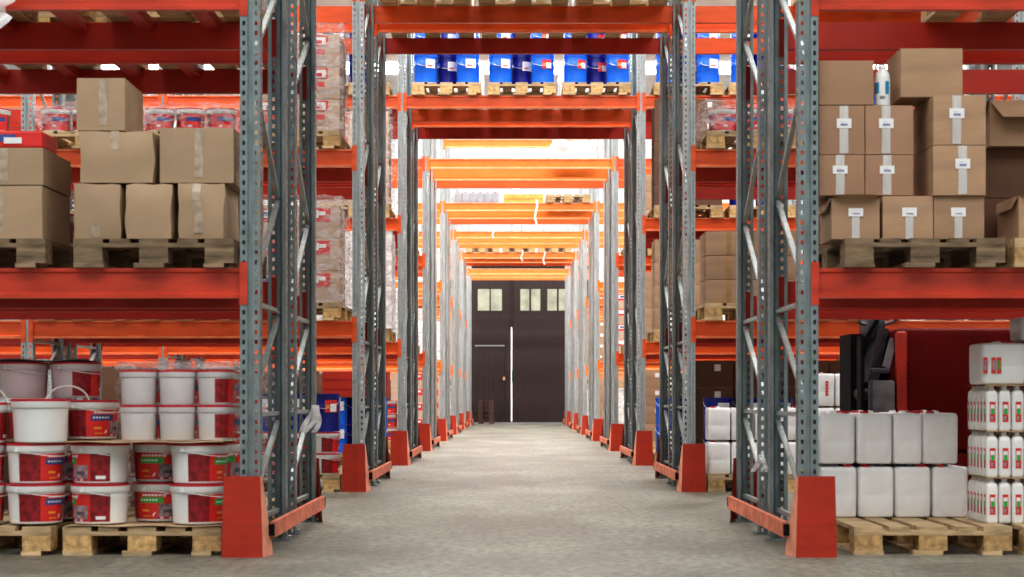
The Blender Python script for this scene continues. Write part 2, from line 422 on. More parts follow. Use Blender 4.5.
def recolor(P, m):
    q = []
    for nm, me, sb in P['parts']:
        m2 = me.copy(); m2.materials.clear(); m2.materials.append(m); q.append((nm, m2, sb))
    return proto(P['name'], P['cat'], q)
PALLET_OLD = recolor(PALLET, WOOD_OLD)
CACHE = {}
def carton_proto(w, d, h, kind='plain', seed=0, cm=None, bulge=.006, simple=False):
    key = (w, d, h, kind, seed, cm.name if cm else None, bulge, simple)
    if key in CACHE: return CACHE[key]
    cm = cm or CARD
    rr = random.Random(seed * 31 + 5)
    bm = bmesh.new(); bmesh.ops.create_cube(bm, size=1)
    bmesh.ops.subdivide_edges(bm, edges=bm.edges[:], cuts=4, use_grid_fill=True)
    off = Vector((seed * 3.1, seed * 1.7, 0))
    nk = 1.7 if cm.name == 'cardboard_greyish' else 1.0
    def deform(x, y, z):
        # x,y,z in -.5...5
        fx, fy, fz = (1 - (2 * y) ** 2) * (1 - (2 * z) ** 2), (1 - (2 * x) ** 2) * (1 - (2 * z) ** 2), (1 - (2 * x) ** 2) * (1 - (2 * y) ** 2)
        n = noise.noise_vector(Vector((x * 2.2, y * 2.2, z * 2.2)) + off) * bulge * .8 * nk
        px = x * w + (math.copysign(bulge, x) * fx if abs(x) > .49 else 0)
        py = y * d + (math.copysign(bulge, y) * fy if abs(y) > .49 else 0)
        pz = (z + .5) * h
        if z > .49: pz -= abs(n.z) * 1.0
        return Vector((px + n.x * .7, py + n.y * .7 + d / 2, pz))
    for v in bm.verts: v.co = deform(*v.co)
    mb = MB(); mb.addbm(bm, cm)
    # flap seams: bottom crease line + top seam
    body = mb.mesh('box_body', True)
    def strip(x0, x1, z0, z1, m, off=.002, nm='tape'):
        t = MB(); n = 6; vs = []
        for i in range(n + 1):
            zz = z0 + (z1 - z0) * i / n
            for xx in (x0, x1):
                p = deform(xx / w, -.5, zz / h - .5); p.y -= off; vs.append(p)
        t.add(vs, [(2 * i, 2 * i + 1, 2 * i + 3, 2 * i + 2) for i in range(n)], m)
        return t
    pr = [part('box_body', body)]
    def top_strip(x0, x1, m):
        t = MB(); vs = []
        for i in range(7):
            yy = -.5 + i / 6
            for xx in (x0, x1):
                p = deform(xx / w, yy, .5); p.z += .0015; vs.append(p)
        t.add(vs, [(2 * i, 2 * i + 1, 2 * i + 3, 2 * i + 2) for i in range(6)], m); return t
    j = rr.uniform(-.02, .02)
    if kind == 'tape':        # white tape and label
        t = strip(j - .022, j + .022, .02 * h, h * .995, TAPE); t2 = top_strip(j - .022, j + .022, TAPE)
        t.add(t2.v, t2.f, TAPE)
        pr.append(part('tape', t.mesh('tape')))
        l = strip(j - .037, j + .037, h * .53, h * .73, PAPER, .004)
        for q in range(4):
            k = strip(j - .016 + q * .009, j - .010 + q * .009, h * .58, h * .60 + .006, BLUEINK, .0052); l.add(k.v, k.f, BLUEINK)
        k = strip(j - .018, j + .005, h * .66, h * .665, GREYINK, .0052); l.add(k.v, k.f, GREYINK)
        pr.append(part('paper_label', l.mesh('paper_label')))
    elif kind == 'lowtape':   # label then tape hanging to the base
        t = strip(j - .020, j + .020, .0, h * .60, TAPE); pr.append(part('tape', t.mesh('tape')))
        l = strip(j - .037, j + .037, h * .52, h * .73, PAPER, .004)
        for q in range(4):
            k = strip(j - .014 + q * .009, j - .008 + q * .009, h * .57, h * .60, BLUEINK, .0052); l.add(k.v, k.f, BLUEINK)
        pr.append(part('paper_label', l.mesh('paper_label')))
    elif kind == 'dim':
        t = strip(j - .022, j + .022, h * .1, h * .99, TAPE_DIM); pr.append(part('tape', t.mesh('tape')))
    elif kind == 'dimtop':
        t = strip(j - .02, j + .02, h * .62, h * .99, TAPE_DIM); pr.append(part('tape', t.mesh('tape')))
    elif kind == 'dimlow':
        t = strip(j - .02, j + .02, h * .01, h * .24, TAPE_DIM); pr.append(part('tape', t.mesh('tape')))
    elif kind == 'red':       # big red printed label, paper label above
        l = strip(-w * .25, w * .30, h * .50, h * .92, REDINK, .003)
        for (a, b_, c, d_, mm) in ((-.2, .05, .62, .86, PAPER), (-.17, -.02, .68, .8, BLUEINK), (.06, .2, .7, .82, PAPER)):
            k = strip(a * w, b_ * w, c * h, d_ * h, mm, .0045); l.add(k.v, k.f, mm)
        pr.append(part('printed_label', l.mesh('printed_label')))
    elif kind == 'red2':
        l = strip(-w * .22, w * .25, h * .62, h * .95, REDINK, .003)
        k = strip(-w * .18, w * .20, h * .66, h * .9, PAPER, .0045); l.add(k.v, k.f, PAPER)
        k = strip(-w * .05, w * .12, h * .70, h * .8, REDINK, .006); l.add(k.v, k.f, REDINK)
        k = strip(-w * .22, w * .18, h * .25, h * .53, REDINK, .003); l.add(k.v, k.f, REDINK)
        k = strip(w * .02, w * .18, h * .25, h * .36, CARD_PINK, .0045); l.add(k.v, k.f, CARD_PINK)
        pr.append(part('printed_label', l.mesh('printed_label')))
    elif kind == 'brown':
        t = strip(-.02, .02, 0, h * .99, TAPE_BR); pr.append(part('tape', t.mesh('tape')))
    elif kind == 'dot':
        l = strip(w * .05, w * .2, h * .6, h * .85, PAPER, .003); pr.append(part('paper_label', l.mesh('paper_label')))
        k = strip(w * .08, w * .17, h * .66, h * .72, GREYINK, .0045); l.add(k.v, k.f, GREYINK)
    P = proto('cardboard_box', 'box', pr)
    if simple and len(pr) == 1: P = proto('cardboard_box', 'box', mesh=body)
    CACHE[key] = P
    return P

def open_carton(w, d, h, cm=CARD, label=True, flaps=True, ff=(0, -.045, .012)):
    mb = MB(); t = .006
    mb.box(-w / 2, w / 2, 0, t, 0, h, cm); mb.box(-w / 2, w / 2, d - t, d, 0, h, cm)
    mb.box(-w / 2, -w / 2 + t, t, d - t, 0, h, cm); mb.box(w / 2 - t, w / 2, t, d - t, 0, h, cm); mb.box(-w / 2 + t, w / 2 - t, t, d - t, 0, t, cm)
    pr = [part('box_body', mb.mesh('box_body'))]
    if flaps:
        for (a, b, up) in (((-w / 2, 0, h), (w / 2, 0, h), ff), ((-w / 2, 0, h), (-w / 2, d, h), (-.018, 0, -.06))):
            f = MB(); a = Vector(a); b = Vector(b); u = Vector(up)
            sk = (b - a) * .12
            f.quad(a, b, b + u - sk, a + u + sk, cm)
            n = (b - a).cross(u).normalized() * .004
            f.quad(a + n, b + n, b + u - sk + n, a + u + sk + n, cm)
            pr.append(part('flap', f.mesh('flap')))
    if label:
        l = MB(); l.box(-.02, .02, -.003, -.001, 0, h * .6, TAPE); pr.append(part('tape', l.mesh('tape')))
        l = MB(); l.box(-.037, .037, -.006, -.0035, h * .55, h * .75, PAPER)
        for q in range(4): l.box(-.014 + q * .009, -.008 + q * .009, -.007, -.006, h * .6, h * .63, BLUEINK)
        pr.append(part('paper_label', l.mesh('paper_label')))
    return proto('open_cardboard_box', 'box', pr)

def bucket_proto(r=.150, h=.205, label='green', lab_rot=0.0, body=WHITEPL, handle=True, hup=False, simple=False, span=190):
    key = ('b', r, h, label, lab_rot, body.name, handle, hup, simple)
    if key in CACHE: return CACHE[key]
    rb = r * .89; rt = r * .96
    rad = lambda z: rb + (rt - rb) * z / h
    mb = MB()
    mb.lathe([(rb * .96, 0), (rb, .006), (rad(h * .78), h * .78), (r * .985, h * .785), (r, h * .80), (r, h * .935), (r * .97, h * .94), (r * .955, h * .945)], 28, body)
    b = mb.mesh('bucket_body', True)
    ld = MB(); ld.lathe([(r * .975, h * .93), (r * 1.01, h * .937), (r * 1.01, h * .98), (r * .97, h * .99), (r * .93, h * .965), (r * .5, h * .965)], 28, REDPL)
    pr = [part('bucket_body', b), part('lid', ld.mesh('lid', True))]
    if label:
        lb = MB(); A = math.radians(span)
        def patch(u0, u1, v0, v1, m, off=.0012, slant=0):
            n = max(2, int((u1 - u0) * 16)); vs = []
            for i in range(n + 1):
                for q, v in ((0, v0), (1, v1)):
                    u = u0 + (u1 - u0) * i / n + slant * q
                    a = -PI / 2 - A / 2 + A * u + lab_rot; zz = .012 + v * (h * .74 - .012)
                    R = rad(zz) + off; vs.append((R * math.cos(a), R * math.sin(a), zz))
            lb.add(vs, [(2 * i, 2 * i + 2, 2 * i + 3, 2 * i + 1) for i in range(n)], m)
        patch(0, .24, 0, 1, REDDK); patch(.24, .78, 0, 1, REDINK); patch(.78, 1, 0, 1, REDDK)
        bandm = {'green': GREENINK, 'blue': BLUEINK, 'plain': REDDK}[label]
        if not simple:
            for q in range(7): patch(.33 + q * .04, .36 + q * .04, .86, .93, PAPER, .002)
            patch(.295, .58, .60, .82, bandm, .002)
            for q in range(6): patch(.32 + q * .035, .342 + q * .035, .68, .75, PAPER, .0028)
            patch(.53, .75, .10, .58, GREYINK, .002); patch(.58, .70, .24, .36, INK, .0028)
            patch(.455, .475, .12, .96, PAPER, .003, .15)
            for q in range(5): patch(.50 + q * .05, .53 + q * .05, .02, .08, PAPER if q % 2 else BLUEINK, .0025)
            patch(.33, .42, .28, .36, YELINK, .002); patch(.34, .44, .10, .14, YELINK, .002)
            patch(.84, .95, .08, .20, PAPER, .002)
        else:
            patch(.385, .72, .55, .80, bandm, .002); patch(.42, .5, .2, .3, PAPER, .002)
        pr.append(part('printed_label', lb.mesh('printed_label')))
    if handle:
        hd = MB(); pt = []
        for k in range(15):
            t = PI * k / 14; x = math.cos(t) * r * 1.03
            if hup: pt.append((x, math.sin(t) * .012, h * .85 + math.sin(t) * r * .85))
            else:
                dip = math.sin(t); X_, Y_ = x, -math.sin(t) * r * 1.045; ha = 1.15
                pt.append((X_ * math.cos(ha) - Y_ * math.sin(ha), X_ * math.sin(ha) + Y_ * math.cos(ha), h * .83 - dip * h * .16))
        hd.tube(pt, .0024, WHITEPL, 5)
        for s in (-1, 1):
            hx, hy = (s * r * 1.02, 0) if hup else (s * r * 1.02 * math.cos(1.15), s * r * 1.02 * math.sin(1.15))
            hd.box(hx - .008, hx + .008, hy - .008, hy + .008, h * .79, h * .88, body)
        pr.append(part('handle', hd.mesh('handle', True)))
    P = proto('paint_bucket', 'bucket', pr)
    CACHE[key] = P
    return P

def jerry_proto(w=.198, d=.26, h=.288, m=MILKY, label=None, capx=-.05, name='jerrycan', simple=False):
    key = ('j', w, d, h, m.name, label, capx, name, simple)
    if key in CACHE: return CACHE[key]
    mb = MB(); n = 24
    secs = [(.0, .90), (.006, .965), (.018, .99), (.40 * h, 1.0), (.42 * h, .992), (.44 * h, 1.0), (.86 * h, 1.0), (.91 * h, .985), (.945 * h, .92), (.955 * h, .80)]
    vs = []
    for z, k in secs:
        for i in range(n):
            a = 2 * PI * (i + .5) / n; c = math.cos(a); s = math.sin(a); e = .24
            x = math.copysign(abs(c) ** e, c) * w / 2 * k; y = math.copysign(abs(s) ** e, s) * d / 2 * k
            vs.append((x, y + d / 2, z))
    fs = [(i * n + k, i * n + (k + 1) % n, (i + 1) * n + (k + 1) % n, (i + 1) * n + k) for i in range(len(secs) - 1) for k in range(n)]
    fs += [tuple(reversed(range(n))), tuple(range((len(secs) - 1) * n, len(secs) * n))]
    mb.add(vs, fs, m)
    # vertical ribs
    for x in (-.3, .3): mb.box(x * w - .003, x * w + .003, -.0012, .01, .1 * h, .8 * h, m)
    pr = [part('can_body', mb.mesh('can_body', True))]
    hd = MB(); hd.tube([(w * .0, d * .28, .94 * h), (0, d * .32, .975 * h), (0, d * .45, .975 * h), (0, d * .75, .975 * h), (0, d * .86, .965 * h), (0, d * .90, .94 * h)], .007, m, 8)
    pr.append(part('handle', hd.mesh('handle', True)))
    cp = MB(); cp.lathe([(.024, .95 * h), (.024, .985 * h), (.021, .995 * h)], 14, REDPL, (capx, d * .16))
    pr.append(part('screw_cap', cp.mesh('screw_cap', True)))
    if label == 'side':
        for s in (-1,):
            lb = MB(); x = s * (w / 2 + .001); lb.quad((x, d * .3, .14 * h), (x, d * .9, .14 * h), (x, d * .9, .78 * h), (x, d * .3, .78 * h), REDDK)
            pr.append(part('red_label', lb.mesh('red_label')))
    if label == 'front':
        lb = MB()
        for k in range(5): lb.box(w * .08, w * .2, -.004, -.002, h * (.30 + k * .09), h * (.37 + k * .09), REDINK)
        pr.append(part('red_label', lb.mesh('red_label')))
    if label == 'pair':
        lb = MB()
        for x in (-.47, -.29, -.17):
            lb.box(w * x, w * x + .022, -.005, -.002, h * .25, h * .62, REDINK)
            lb.box(w * x + .005, w * x + .017, -.006, -.005, h * .33, h * .55, GREENINK if x == -.17 else GREYINK)
        pr.append(part('red_label', lb.mesh('red_label')))
    if label == 'blue':
        lb = MB(); lb.box(-w * .4, w * .4, -.004, -.002, h * .15, h * .75, PAPER)
        for k in range(3): lb.box(-w * .33, w * .25, -.006, -.004, h * (.2 + k * .18), h * (.3 + k * .18), BLUEPL)
        pr.append(part('blue_label', lb.mesh('blue_label')))
    P = proto(name, 'jerrycan', pr); CACHE[key] = P; return P

def bottle_proto():
    mb = MB(); w = .064; d = .064; h = .232; n = 16; vs = []
    secs = [(0, .85), (.006, .97), (.012, 1), (.178, 1), (.198, .93), (.210, .70), (.215, .42), (.22, .40)]
    for z, k in secs:
        for i in range(n):
            a = 2 * PI * (i + .5) / n; c = math.cos(a); s = math.sin(a); e = .5
            vs.append((math.copysign(abs(c) ** e, c) * w / 2 * k, math.copysign(abs(s) ** e, s) * d / 2 * k, z))
    fs = [(i * n + k, i * n + (k + 1) % n, (i + 1) * n + (k + 1) % n, (i + 1) * n + k) for i in range(len(secs) - 1) for k in range(n)]
    fs += [tuple(reversed(range(n))), tuple(range((len(secs) - 1) * n, len(secs) * n))]
    mb.add(vs, fs, WHITEPL)
    c = MB(); c.lathe([(.015, .2205), (.015, .231), (.012, .2315)], 12, WHITEPL)
    l = MB()
    for q, (dx, dy) in enumerate(((0, -1), (-1, 0))):
        def rect(a0, a1, z0, z1, m, off):
            if q == 0: l.quad((a0, -d / 2 - off, z0), (a1, -d / 2 - off, z0), (a1, -d / 2 - off, z1), (a0, -d / 2 - off, z1), m)
            else: l.quad((-w / 2 - off, -a0, z0), (-w / 2 - off, -a1, z0), (-w / 2 - off, -a1, z1), (-w / 2 - off, -a0, z1), m)
        rect(-.015, .015, .045, .150, REDINK, .001); rect(-.011, .011, .085, .135, PAPER, .0018)
        rect(-.009, .009, .085, .115, GREENINK, .0026); rect(-.009, .003, .055, .075, GREYINK, .0026)
    return proto('plastic_bottle', 'bottle', [part('bottle_body', mb.mesh('bottle_body', True)), part('cap', c.mesh('cap', True)), part('printed_label', l.mesh('printed_label'))])

def pail_proto(r=.138, h=.325, m=BLUEPL, lab='white', lab_rot=0, simple=False):
    key = ('p', r, h, m.name, lab, lab_rot)
    if key in CACHE: return CACHE[key]
    mb = MB()
    mb.lathe([(r * .95, 0), (r * .975, .004), (r * .97, .02), (r * .975, h * .62), (r * .99, h * .63), (r * .99, h * .645), (r * .975, h * .655), (r * .98, h * .92), (r, h * .93), (r, h * .955)], 28, m)
    ld = MB(); ld.lathe([(r * 1.0, h * .957), (r * 1.01, h * .97), (r, h * .99), (r * .93, h * .99), (r * .92, h * .968), (r * .3, h * .968)], 28, m)
    pr = [part('drum_body', mb.mesh('drum_body', True)), part('lid', ld.mesh('lid', True))]
    hd = MB(); hd.tube([(math.cos(PI * k / 12) * r * 1.01, -math.sin(PI * k / 12) * r * 1.03, h * .88 - math.sin(PI * k / 12) * h * .28) for k in range(13)], .003, STEEL, 5)
    pr.append(part('handle', hd.mesh('handle', True)))
    if lab:
        lb = MB()
        def patch(a0, a1, z0, z1, m_, off):
            vs = []
            for k in range(6):
                a = math.radians(a0 + (a1 - a0) * k / 5) - PI / 2 + lab_rot
                for z in (z0, z1): vs.append(((r + off) * math.cos(a), (r + off) * math.sin(a), z))
            lb.add(vs, [(2 * k, 2 * k + 2, 2 * k + 3, 2 * k + 1) for k in range(5)], m_)
        if lab == 'white': patch(-10, 42, h * .52, h * .85, PAPER, .002); patch(-2, 20, h * .58, h * .64, REDINK, .003)
        else: patch(-5, 45, h * .5, h * .82, REDINK, .002); patch(15, 42, h * .52, h * .72, PAPER, .003); patch(-2, 12, h * .6, h * .7, YELINK, .003)
        pr.append(part('paper_label', lb.mesh('paper_label')))
    P = proto('blue_drum', 'drum', pr); CACHE[key] = P; return P

def wrap_mesh(w, d, h, seed=0, amp=.02, tuft=False, m=WRAP, cut=10, open_bottom=True):
    bm = bmesh.new(); bmesh.ops.create_cube(bm, size=1)
    bmesh.ops.subdivide_edges(bm, edges=bm.edges[:], cuts=cut, use_grid_fill=True)
    if open_bottom:
        bmesh.ops.delete(bm, geom=[f for f in bm.faces if f.calc_center_median().z < -.499], context='FACES_ONLY')
    off = Vector((seed * 5.3, seed * 2.9, seed))
    for v in bm.verts:
        c = v.co.copy(); n = noise.noise_vector(Vector((c.x * w, c.y * d, c.z * h)) * 7 + off)
        v.co = Vector((c.x * w + n.x * amp, (c.y + .5) * d + n.y * amp, (c.z + .5) * h + n.z * amp * (1 if c.z > -.4 else 0)))
        if v.co.z < 0.002: v.co.z = .002
    mb = MB(); mb.addbm(bm, m); return mb.mesh('plastic_wrap', True)
def wrap(w, d, h, loc, label, seed=0, amp=.02, m=WRAP, group='plastic wrap over goods'):
    return inst(proto('plastic_wrap', 'plastic wrap', mesh=wrap_mesh(w, d, h, seed, amp, m=m)), label, loc, 0, group)
def sheet(w, d, loc, label, m=CARD_IN, wave=.004, group='cardboard layer sheets'):
    mb = MB(); nx, ny = 16, 8; vs = []
    for dz in (0, .004):
        for i in range(nx + 1):
            for j in range(ny + 1):
                vs.append((-w / 2 + w * i / nx, d * j / ny, dz + (wave * (.5 + .5 * math.sin(i * .9)) if j == 0 else 0)))
    k = (nx + 1) * (ny + 1); fs = []
    for i in range(nx):
        for j in range(ny):
            a = i * (ny + 1) + j; q = (a, a + ny + 1, a + ny + 2, a + 1); fs += [tuple(reversed(q)), tuple(x + k for x in q)]
    for i in range(nx): a = i * (ny + 1); fs.append((a, a + ny + 1, a + ny + 1 + k, a + k))
    mb.add(vs, fs, m)
    return inst(proto('cardboard_sheet', 'cardboard sheet', mesh=mb.mesh('cardboard_sheet')), label, loc, 0, group)

# ------------------------------------------------------------------ NEAREST RACK, LEFT SIDE
D0 = ROWS[0]; G = 'wooden pallets'
def pal(x, y, z, label, P=PALLET, rz=0): return inst(P, label, (x, y, z), rz, G)
# ground
pal(-1.955, 9.06, 0, 'light wooden pallet under the paint buckets, beside the left red guard')
pal(-2.815, 9.06, 0, 'light wooden pallet on the floor at the left edge, under paint buckets')
sheet(.80, .60, (-1.94, 9.05, .145), 'wavy cardboard sheet directly on the left floor pallet', wave=.006)
GB = 'red labelled paint buckets on the left floor'
zb = .156
PITCH = .205
for t in range(2):
    tn = ['bottom', 'second'][t]; z0 = zb + t * PITCH
    inst(bucket_proto(label='green', lab_rot=-1.08), f'white paint bucket, label turned left, {tn} tier, left end of nearest left pallet', (-2.20, 9.22, z0), 0, GB)
    inst(bucket_proto(label='green', lab_rot=-.02), f'paint bucket set back between two others, green band label, {tn} tier, nearest left pallet', (-1.925, 9.42, z0), 0, GB)
    inst(bucket_proto(label='green', lab_rot=1.41), f'white paint bucket with label turned right, {tn} tier, beside left red guard', (-1.688, 9.20, z0), 0, GB)
    inst(bucket_proto(label='green', lab_rot=.3), f'paint bucket half hidden by the left upright, {tn} tier, set back', (-1.62, 9.56, z0), 0, GB)
    inst(bucket_proto(label='blue', lab_rot=1.27), f'white paint bucket with blue band label, {tn} tier, left edge pallet', (-2.53, 9.22, z0), 0, GB)
    inst(bucket_proto(label='blue', lab_rot=.5), f'paint bucket cut by the left picture edge, {tn} tier', (-2.84, 9.22, z0), 0, GB)
    inst(bucket_proto(label='blue', lab_rot=.3), f'paint bucket standing behind the blue band ones, {tn} tier, left edge pallet', (-2.50, 9.56, z0), 0, GB)
z2 = zb + 2 * PITCH + .002
sheet(.80, .62, (-1.94, 9.03, z2), 'cardboard sheet between tiers of buckets on nearest left pallet', wave=.008)
# grey-white smaller buckets above, two tiers
for t in range(2):
    for k, x in enumerate((-1.99, -1.793, -1.596)):
        inst(bucket_proto(r=.097, h=.178, label='plain', lab_rot=1.75 if k == 2 else PI, body=GREYPL, simple=True, handle=False),
             f"small pale bucket with red lid, {['lower', 'upper'][t]} tier, {['left', 'middle', 'right'][k]} of three above the cardboard",
             (x, 9.16, z2 + .014 + t * .1785), 0, 'small pale buckets on left pallet')
zt = z2 + .014 + 2 * .1785
wrap(.6, .35, .03, (-1.80, 9.08, zt + .002), 'crumpled pinkish plastic lying on top of the small pale buckets', 5, .012)
# left edge pallet upper tiers
inst(bucket_proto(r=.148, h=.225, label=None, handle=False), 'large plain white bucket facing the camera, third tier at left edge', (-2.50, 9.19, z2), .0, GB)
inst(bucket_proto(r=.148, h=.205, label='blue', lab_rot=.9), 'white bucket with blue band label just right of the large plain one, third tier', (-2.315, 9.50, z2 + .013), 0, GB)
inst(bucket_proto(r=.148, h=.205, label='blue', lab_rot=.2, hup=True), 'third tier bucket at the left picture edge with raised handle', (-2.815, 9.19, z2), 0, GB)
inst(bucket_proto(r=.148, h=.205, label='blue', lab_rot=.2), 'third tier bucket set behind at the left edge', (-2.63, 9.50, z2), 0, GB)
z3 = z2 + PITCH
hb = MB(); hb.tube([(.11 * math.cos(PI * k / 12) + .0, 0, .09 * math.sin(PI * k / 12)) for k in range(13)], .005, WHITEPL, 6)
inst(proto('bucket_handle', 'handle', mesh=hb.mesh('bucket_handle', True)), 'white arched handle standing up above the large plain bucket', (-2.40, 9.345, z3 - .005), .3)
for k, x in enumerate((-2.68, -2.40)):
    inst(bucket_proto(r=.135, h=.19, label='plain', lab_rot=[PI, 1.75][k], body=GREYPL, simple=True),  # grey bodies put the shadow into the bucket colour
         f"shaded grey bucket with red lid on the fourth tier, {['left', 'right'][k]} one, at left edge", (x, 9.52, z3 + .022), 0, 'shaded fourth tier buckets')
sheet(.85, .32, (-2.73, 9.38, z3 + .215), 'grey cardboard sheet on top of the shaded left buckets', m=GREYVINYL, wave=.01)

# level one left
ZL = LV[1]; ZP = ZL + .1445
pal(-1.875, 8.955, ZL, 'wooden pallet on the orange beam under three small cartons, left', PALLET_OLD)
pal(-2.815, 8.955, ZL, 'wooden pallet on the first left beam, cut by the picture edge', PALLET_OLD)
GC = 'plain cartons on the left shelf'
for k, (x, w) in enumerate(((-2.160, .228), (-1.903, .228), (-1.645, .230))):
    inst(carton_proto(w, .46, .278, ['dimlow', 'dimlow', 'dim'][k] if k != 1 else 'plain', k + 1, bulge=.016, cm=CARD_L),
         f"bulging brown carton, bottom tier on left shelf, {['left', 'middle', 'right'][k]} of three", (x, 8.975, ZP), [0, 0, -.02][k], GC)
inst(carton_proto(.366, .46, .262, 'dimtop', 5, bulge=.018, cm=CARD_L), 'wide brown carton, second tier on left shelf, left of two', (-2.062, 8.985, ZP + .281), .0, GC)
inst(carton_proto(.368, .46, .275, 'dim', 6, bulge=.0016, cm=CARD_L), 'wide brown carton, second tier on left shelf, right of two', (-1.664, 8.985, ZP + .281), .01, GC)
inst(carton_proto(.24, .46, .262, 'dim', 7, bulge=.0008, cm=CARD_L), 'small square carton standing alone on top of the left stack', (-2.145, 8.99, ZP + .544), .01, GC)
for k, x in enumerate((-2.06, -1.66)):
    for t in range(2):
        inst(carton_proto(.385, .46, .278, 'plain', 8 + k, cm=CARD_L), f"brown carton in the back row of left shelf stack, {['lower', 'upper'][t]}, {['left', 'right'][k]}", (x, 9.50, ZP + t * .281), 0, GC)
inst(carton_proto(.40, .56, .265, 'dim', 9, bulge=.0016, cm=CARD_L), 'lower brown carton on the leftmost shelf pallet', (-2.635, 8.975, ZP), 0, GC)
inst(carton_proto(.39, .56, .185, 'dim', 10, bulge=.0012, cm=CARD_L), 'shallow brown carton upon the leftmost shelf carton', (-2.625, 8.975, ZP + .27), 0, GC)
inst(bucket_proto(r=.148, h=.20, label='blue', lab_rot=.1), 'paint bucket with blue band behind the leftmost shallow carton', (-2.60, 9.72, ZP), 0, GB)
rb = MB(); rb.cbox(-.19, .19, 0, .3, 0, .085, REDINK, .01)
rl = MB(); rl.box(-.1, .06, -.004, -.002, .03, .065, BLUEINK); rl.box(.0, .09, -.0055, -.0042, .02, .05, PAPER)
inst(proto('red_box', 'box', [part('box_body', rb.mesh('box_body')), part('printed_label', rl.mesh('printed_label'))]),
     'flat red printed box with blue stripe on top of the leftmost carton', (-2.63, 8.99, ZP + .458), 0)
for k, x in enumerate((-2.61,)):
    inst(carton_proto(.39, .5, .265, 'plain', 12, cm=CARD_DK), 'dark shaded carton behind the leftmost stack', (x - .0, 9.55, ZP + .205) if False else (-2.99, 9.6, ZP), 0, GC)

# level two left: loads whose undersides show
for k, x in enumerate((-1.93, -2.84)):
    pal(x, 8.96, LV[2] + .005, f"wooden pallet seen from below at top left, {['right', 'left'][k]} one")
    for q in (0, 1):
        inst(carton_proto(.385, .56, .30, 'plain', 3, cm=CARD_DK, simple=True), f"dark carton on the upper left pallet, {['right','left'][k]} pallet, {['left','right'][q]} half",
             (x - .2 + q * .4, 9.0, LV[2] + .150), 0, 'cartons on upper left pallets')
    pal(x, 10.40, LV[2] + .005, f"wooden pallet in the rear half of the nearest rack at top left, {['right', 'left'][k]} one", PALLET_S)
    inst(proto('plastic_wrap', 'plastic wrap', mesh=wrap_mesh(.76, 1.1, .5, 12 + k, .02, m=WRAPW)), f"white wrapped load on the rear top left pallet, {['right','left'][k]}", (x, 10.45, LV[2] + .155), 0, 'white wrapped loads')
sp = MB(); pts_ = []
vs = []; n = 10
for i in range(n + 1):
    z = -.02 - .26 * i / n; wv = .03 * math.sin(i * 1.3)
    vs += [(-.09 + wv, 0 + .01 * math.sin(i), z), (.045 + .03 * math.sin(i * 1.7) - .05 * (i / n), .015 * math.sin(i * 2), z)]
sp.add(vs, [(2 * i, 2 * i + 1, 2 * i + 3, 2 * i + 2) for i in range(n)], WRAPW)
inst(proto('hanging_plastic', 'plastic wrap', mesh=sp.mesh('hanging_plastic', True)), 'white plastic film hanging at the top left corner', (-2.60, 8.93, LV[2] + .02))

# ------------------------------------------------------------------ NEAREST RACK, RIGHT SIDE
pal(2.045, 9.08, 0, 'wooden pallet under the white jerrycans beside the right red guard')
pal(2.90, 9.02, 0, 'wooden pallet at the right edge under small labelled bottles')
GJ = 'white jerrycans on the right floor pallet'
for t in range(2):
    xs = [1.690, 1.891, 2.092, 2.295] if t == 0 else [1.680, 1.882, 2.063, 2.240]
    for k, x in enumerate(xs):
        for r_ in (0, 1):
            inst(jerry_proto(w=.197 if not (t == 1 and k == 2) else .16, label='side' if k > 0 else None, capx=-.05 if k % 2 else .05),
                 f"white jerrycan, {['lower', 'upper'][t]} tier, {['first', 'second', 'third', 'fourth'][k]} from the right guard, {['front', 'back'][r_]} row",
                 (x, 9.74 + .268 * r_ - .0, .1455 + t * .292), 0, GJ)
BP = bottle_proto(); GBt = 'small labelled bottles at the right edge'
bx0, by0 = 2.40, 9.32
for t in range(3):
    z0 = .1455 + t * .240
    if t: sheet(.52, .42, (bx0 + .225, by0 - .04, z0 - .0065), f"thin cardboard sheet under the {['','second','third'][t]} tier of small bottles", wave=.002)
    for k in range(7):
        inst(BP, f"small white bottle with red and green label, {['bottom', 'middle', 'top'][t]} tier, {['first','second','third','fourth','fifth','sixth','seventh'][k]} from the left in front", (bx0 + k * .067, by0, z0), 0, GBt)
    for k in range(1, 6):
        inst(BP, f"small white bottle, {['bottom', 'middle', 'top'][t]} tier, left flank of stack, {['','second','third','fourth','fifth','sixth'][k]} from the front", (bx0, by0 + k * .067, z0), 0, GBt)
    for k in range(1, 7):
        inst(BP, f"small white bottle, {['bottom', 'middle', 'top'][t]} tier, back row, {['','second','third','fourth','fifth','sixth','seventh'][k]} from left", (bx0 + k * .067, by0 + 5 * .067, z0), 0, GBt)
z0 = .1455 + 3 * .240
sheet(.54, .44, (bx0 + .225, by0 - .05, z0 - .0068), 'thin cardboard sheet under the larger labelled cans', wave=.0005)
inst(jerry_proto(w=.235, d=.30, h=.225, m=WHITEPL, label='pair', capx=.03), 'larger white can with three red labels on top of the small bottles', (2.46, 9.28, z0), 0)
inst(jerry_proto(w=.235, d=.30, h=.225, m=WHITEPL, label=None, capx=-.03), 'plain white can beside the larger labelled can at right edge', (2.70, 9.28, z0), 0)
inst(jerry_proto(w=.22, d=.24, h=.13, m=GREYPL, label=None, capx=-.03), 'low cream can topmost at the right edge', (2.66, 9.30, z0 + .226), 0)

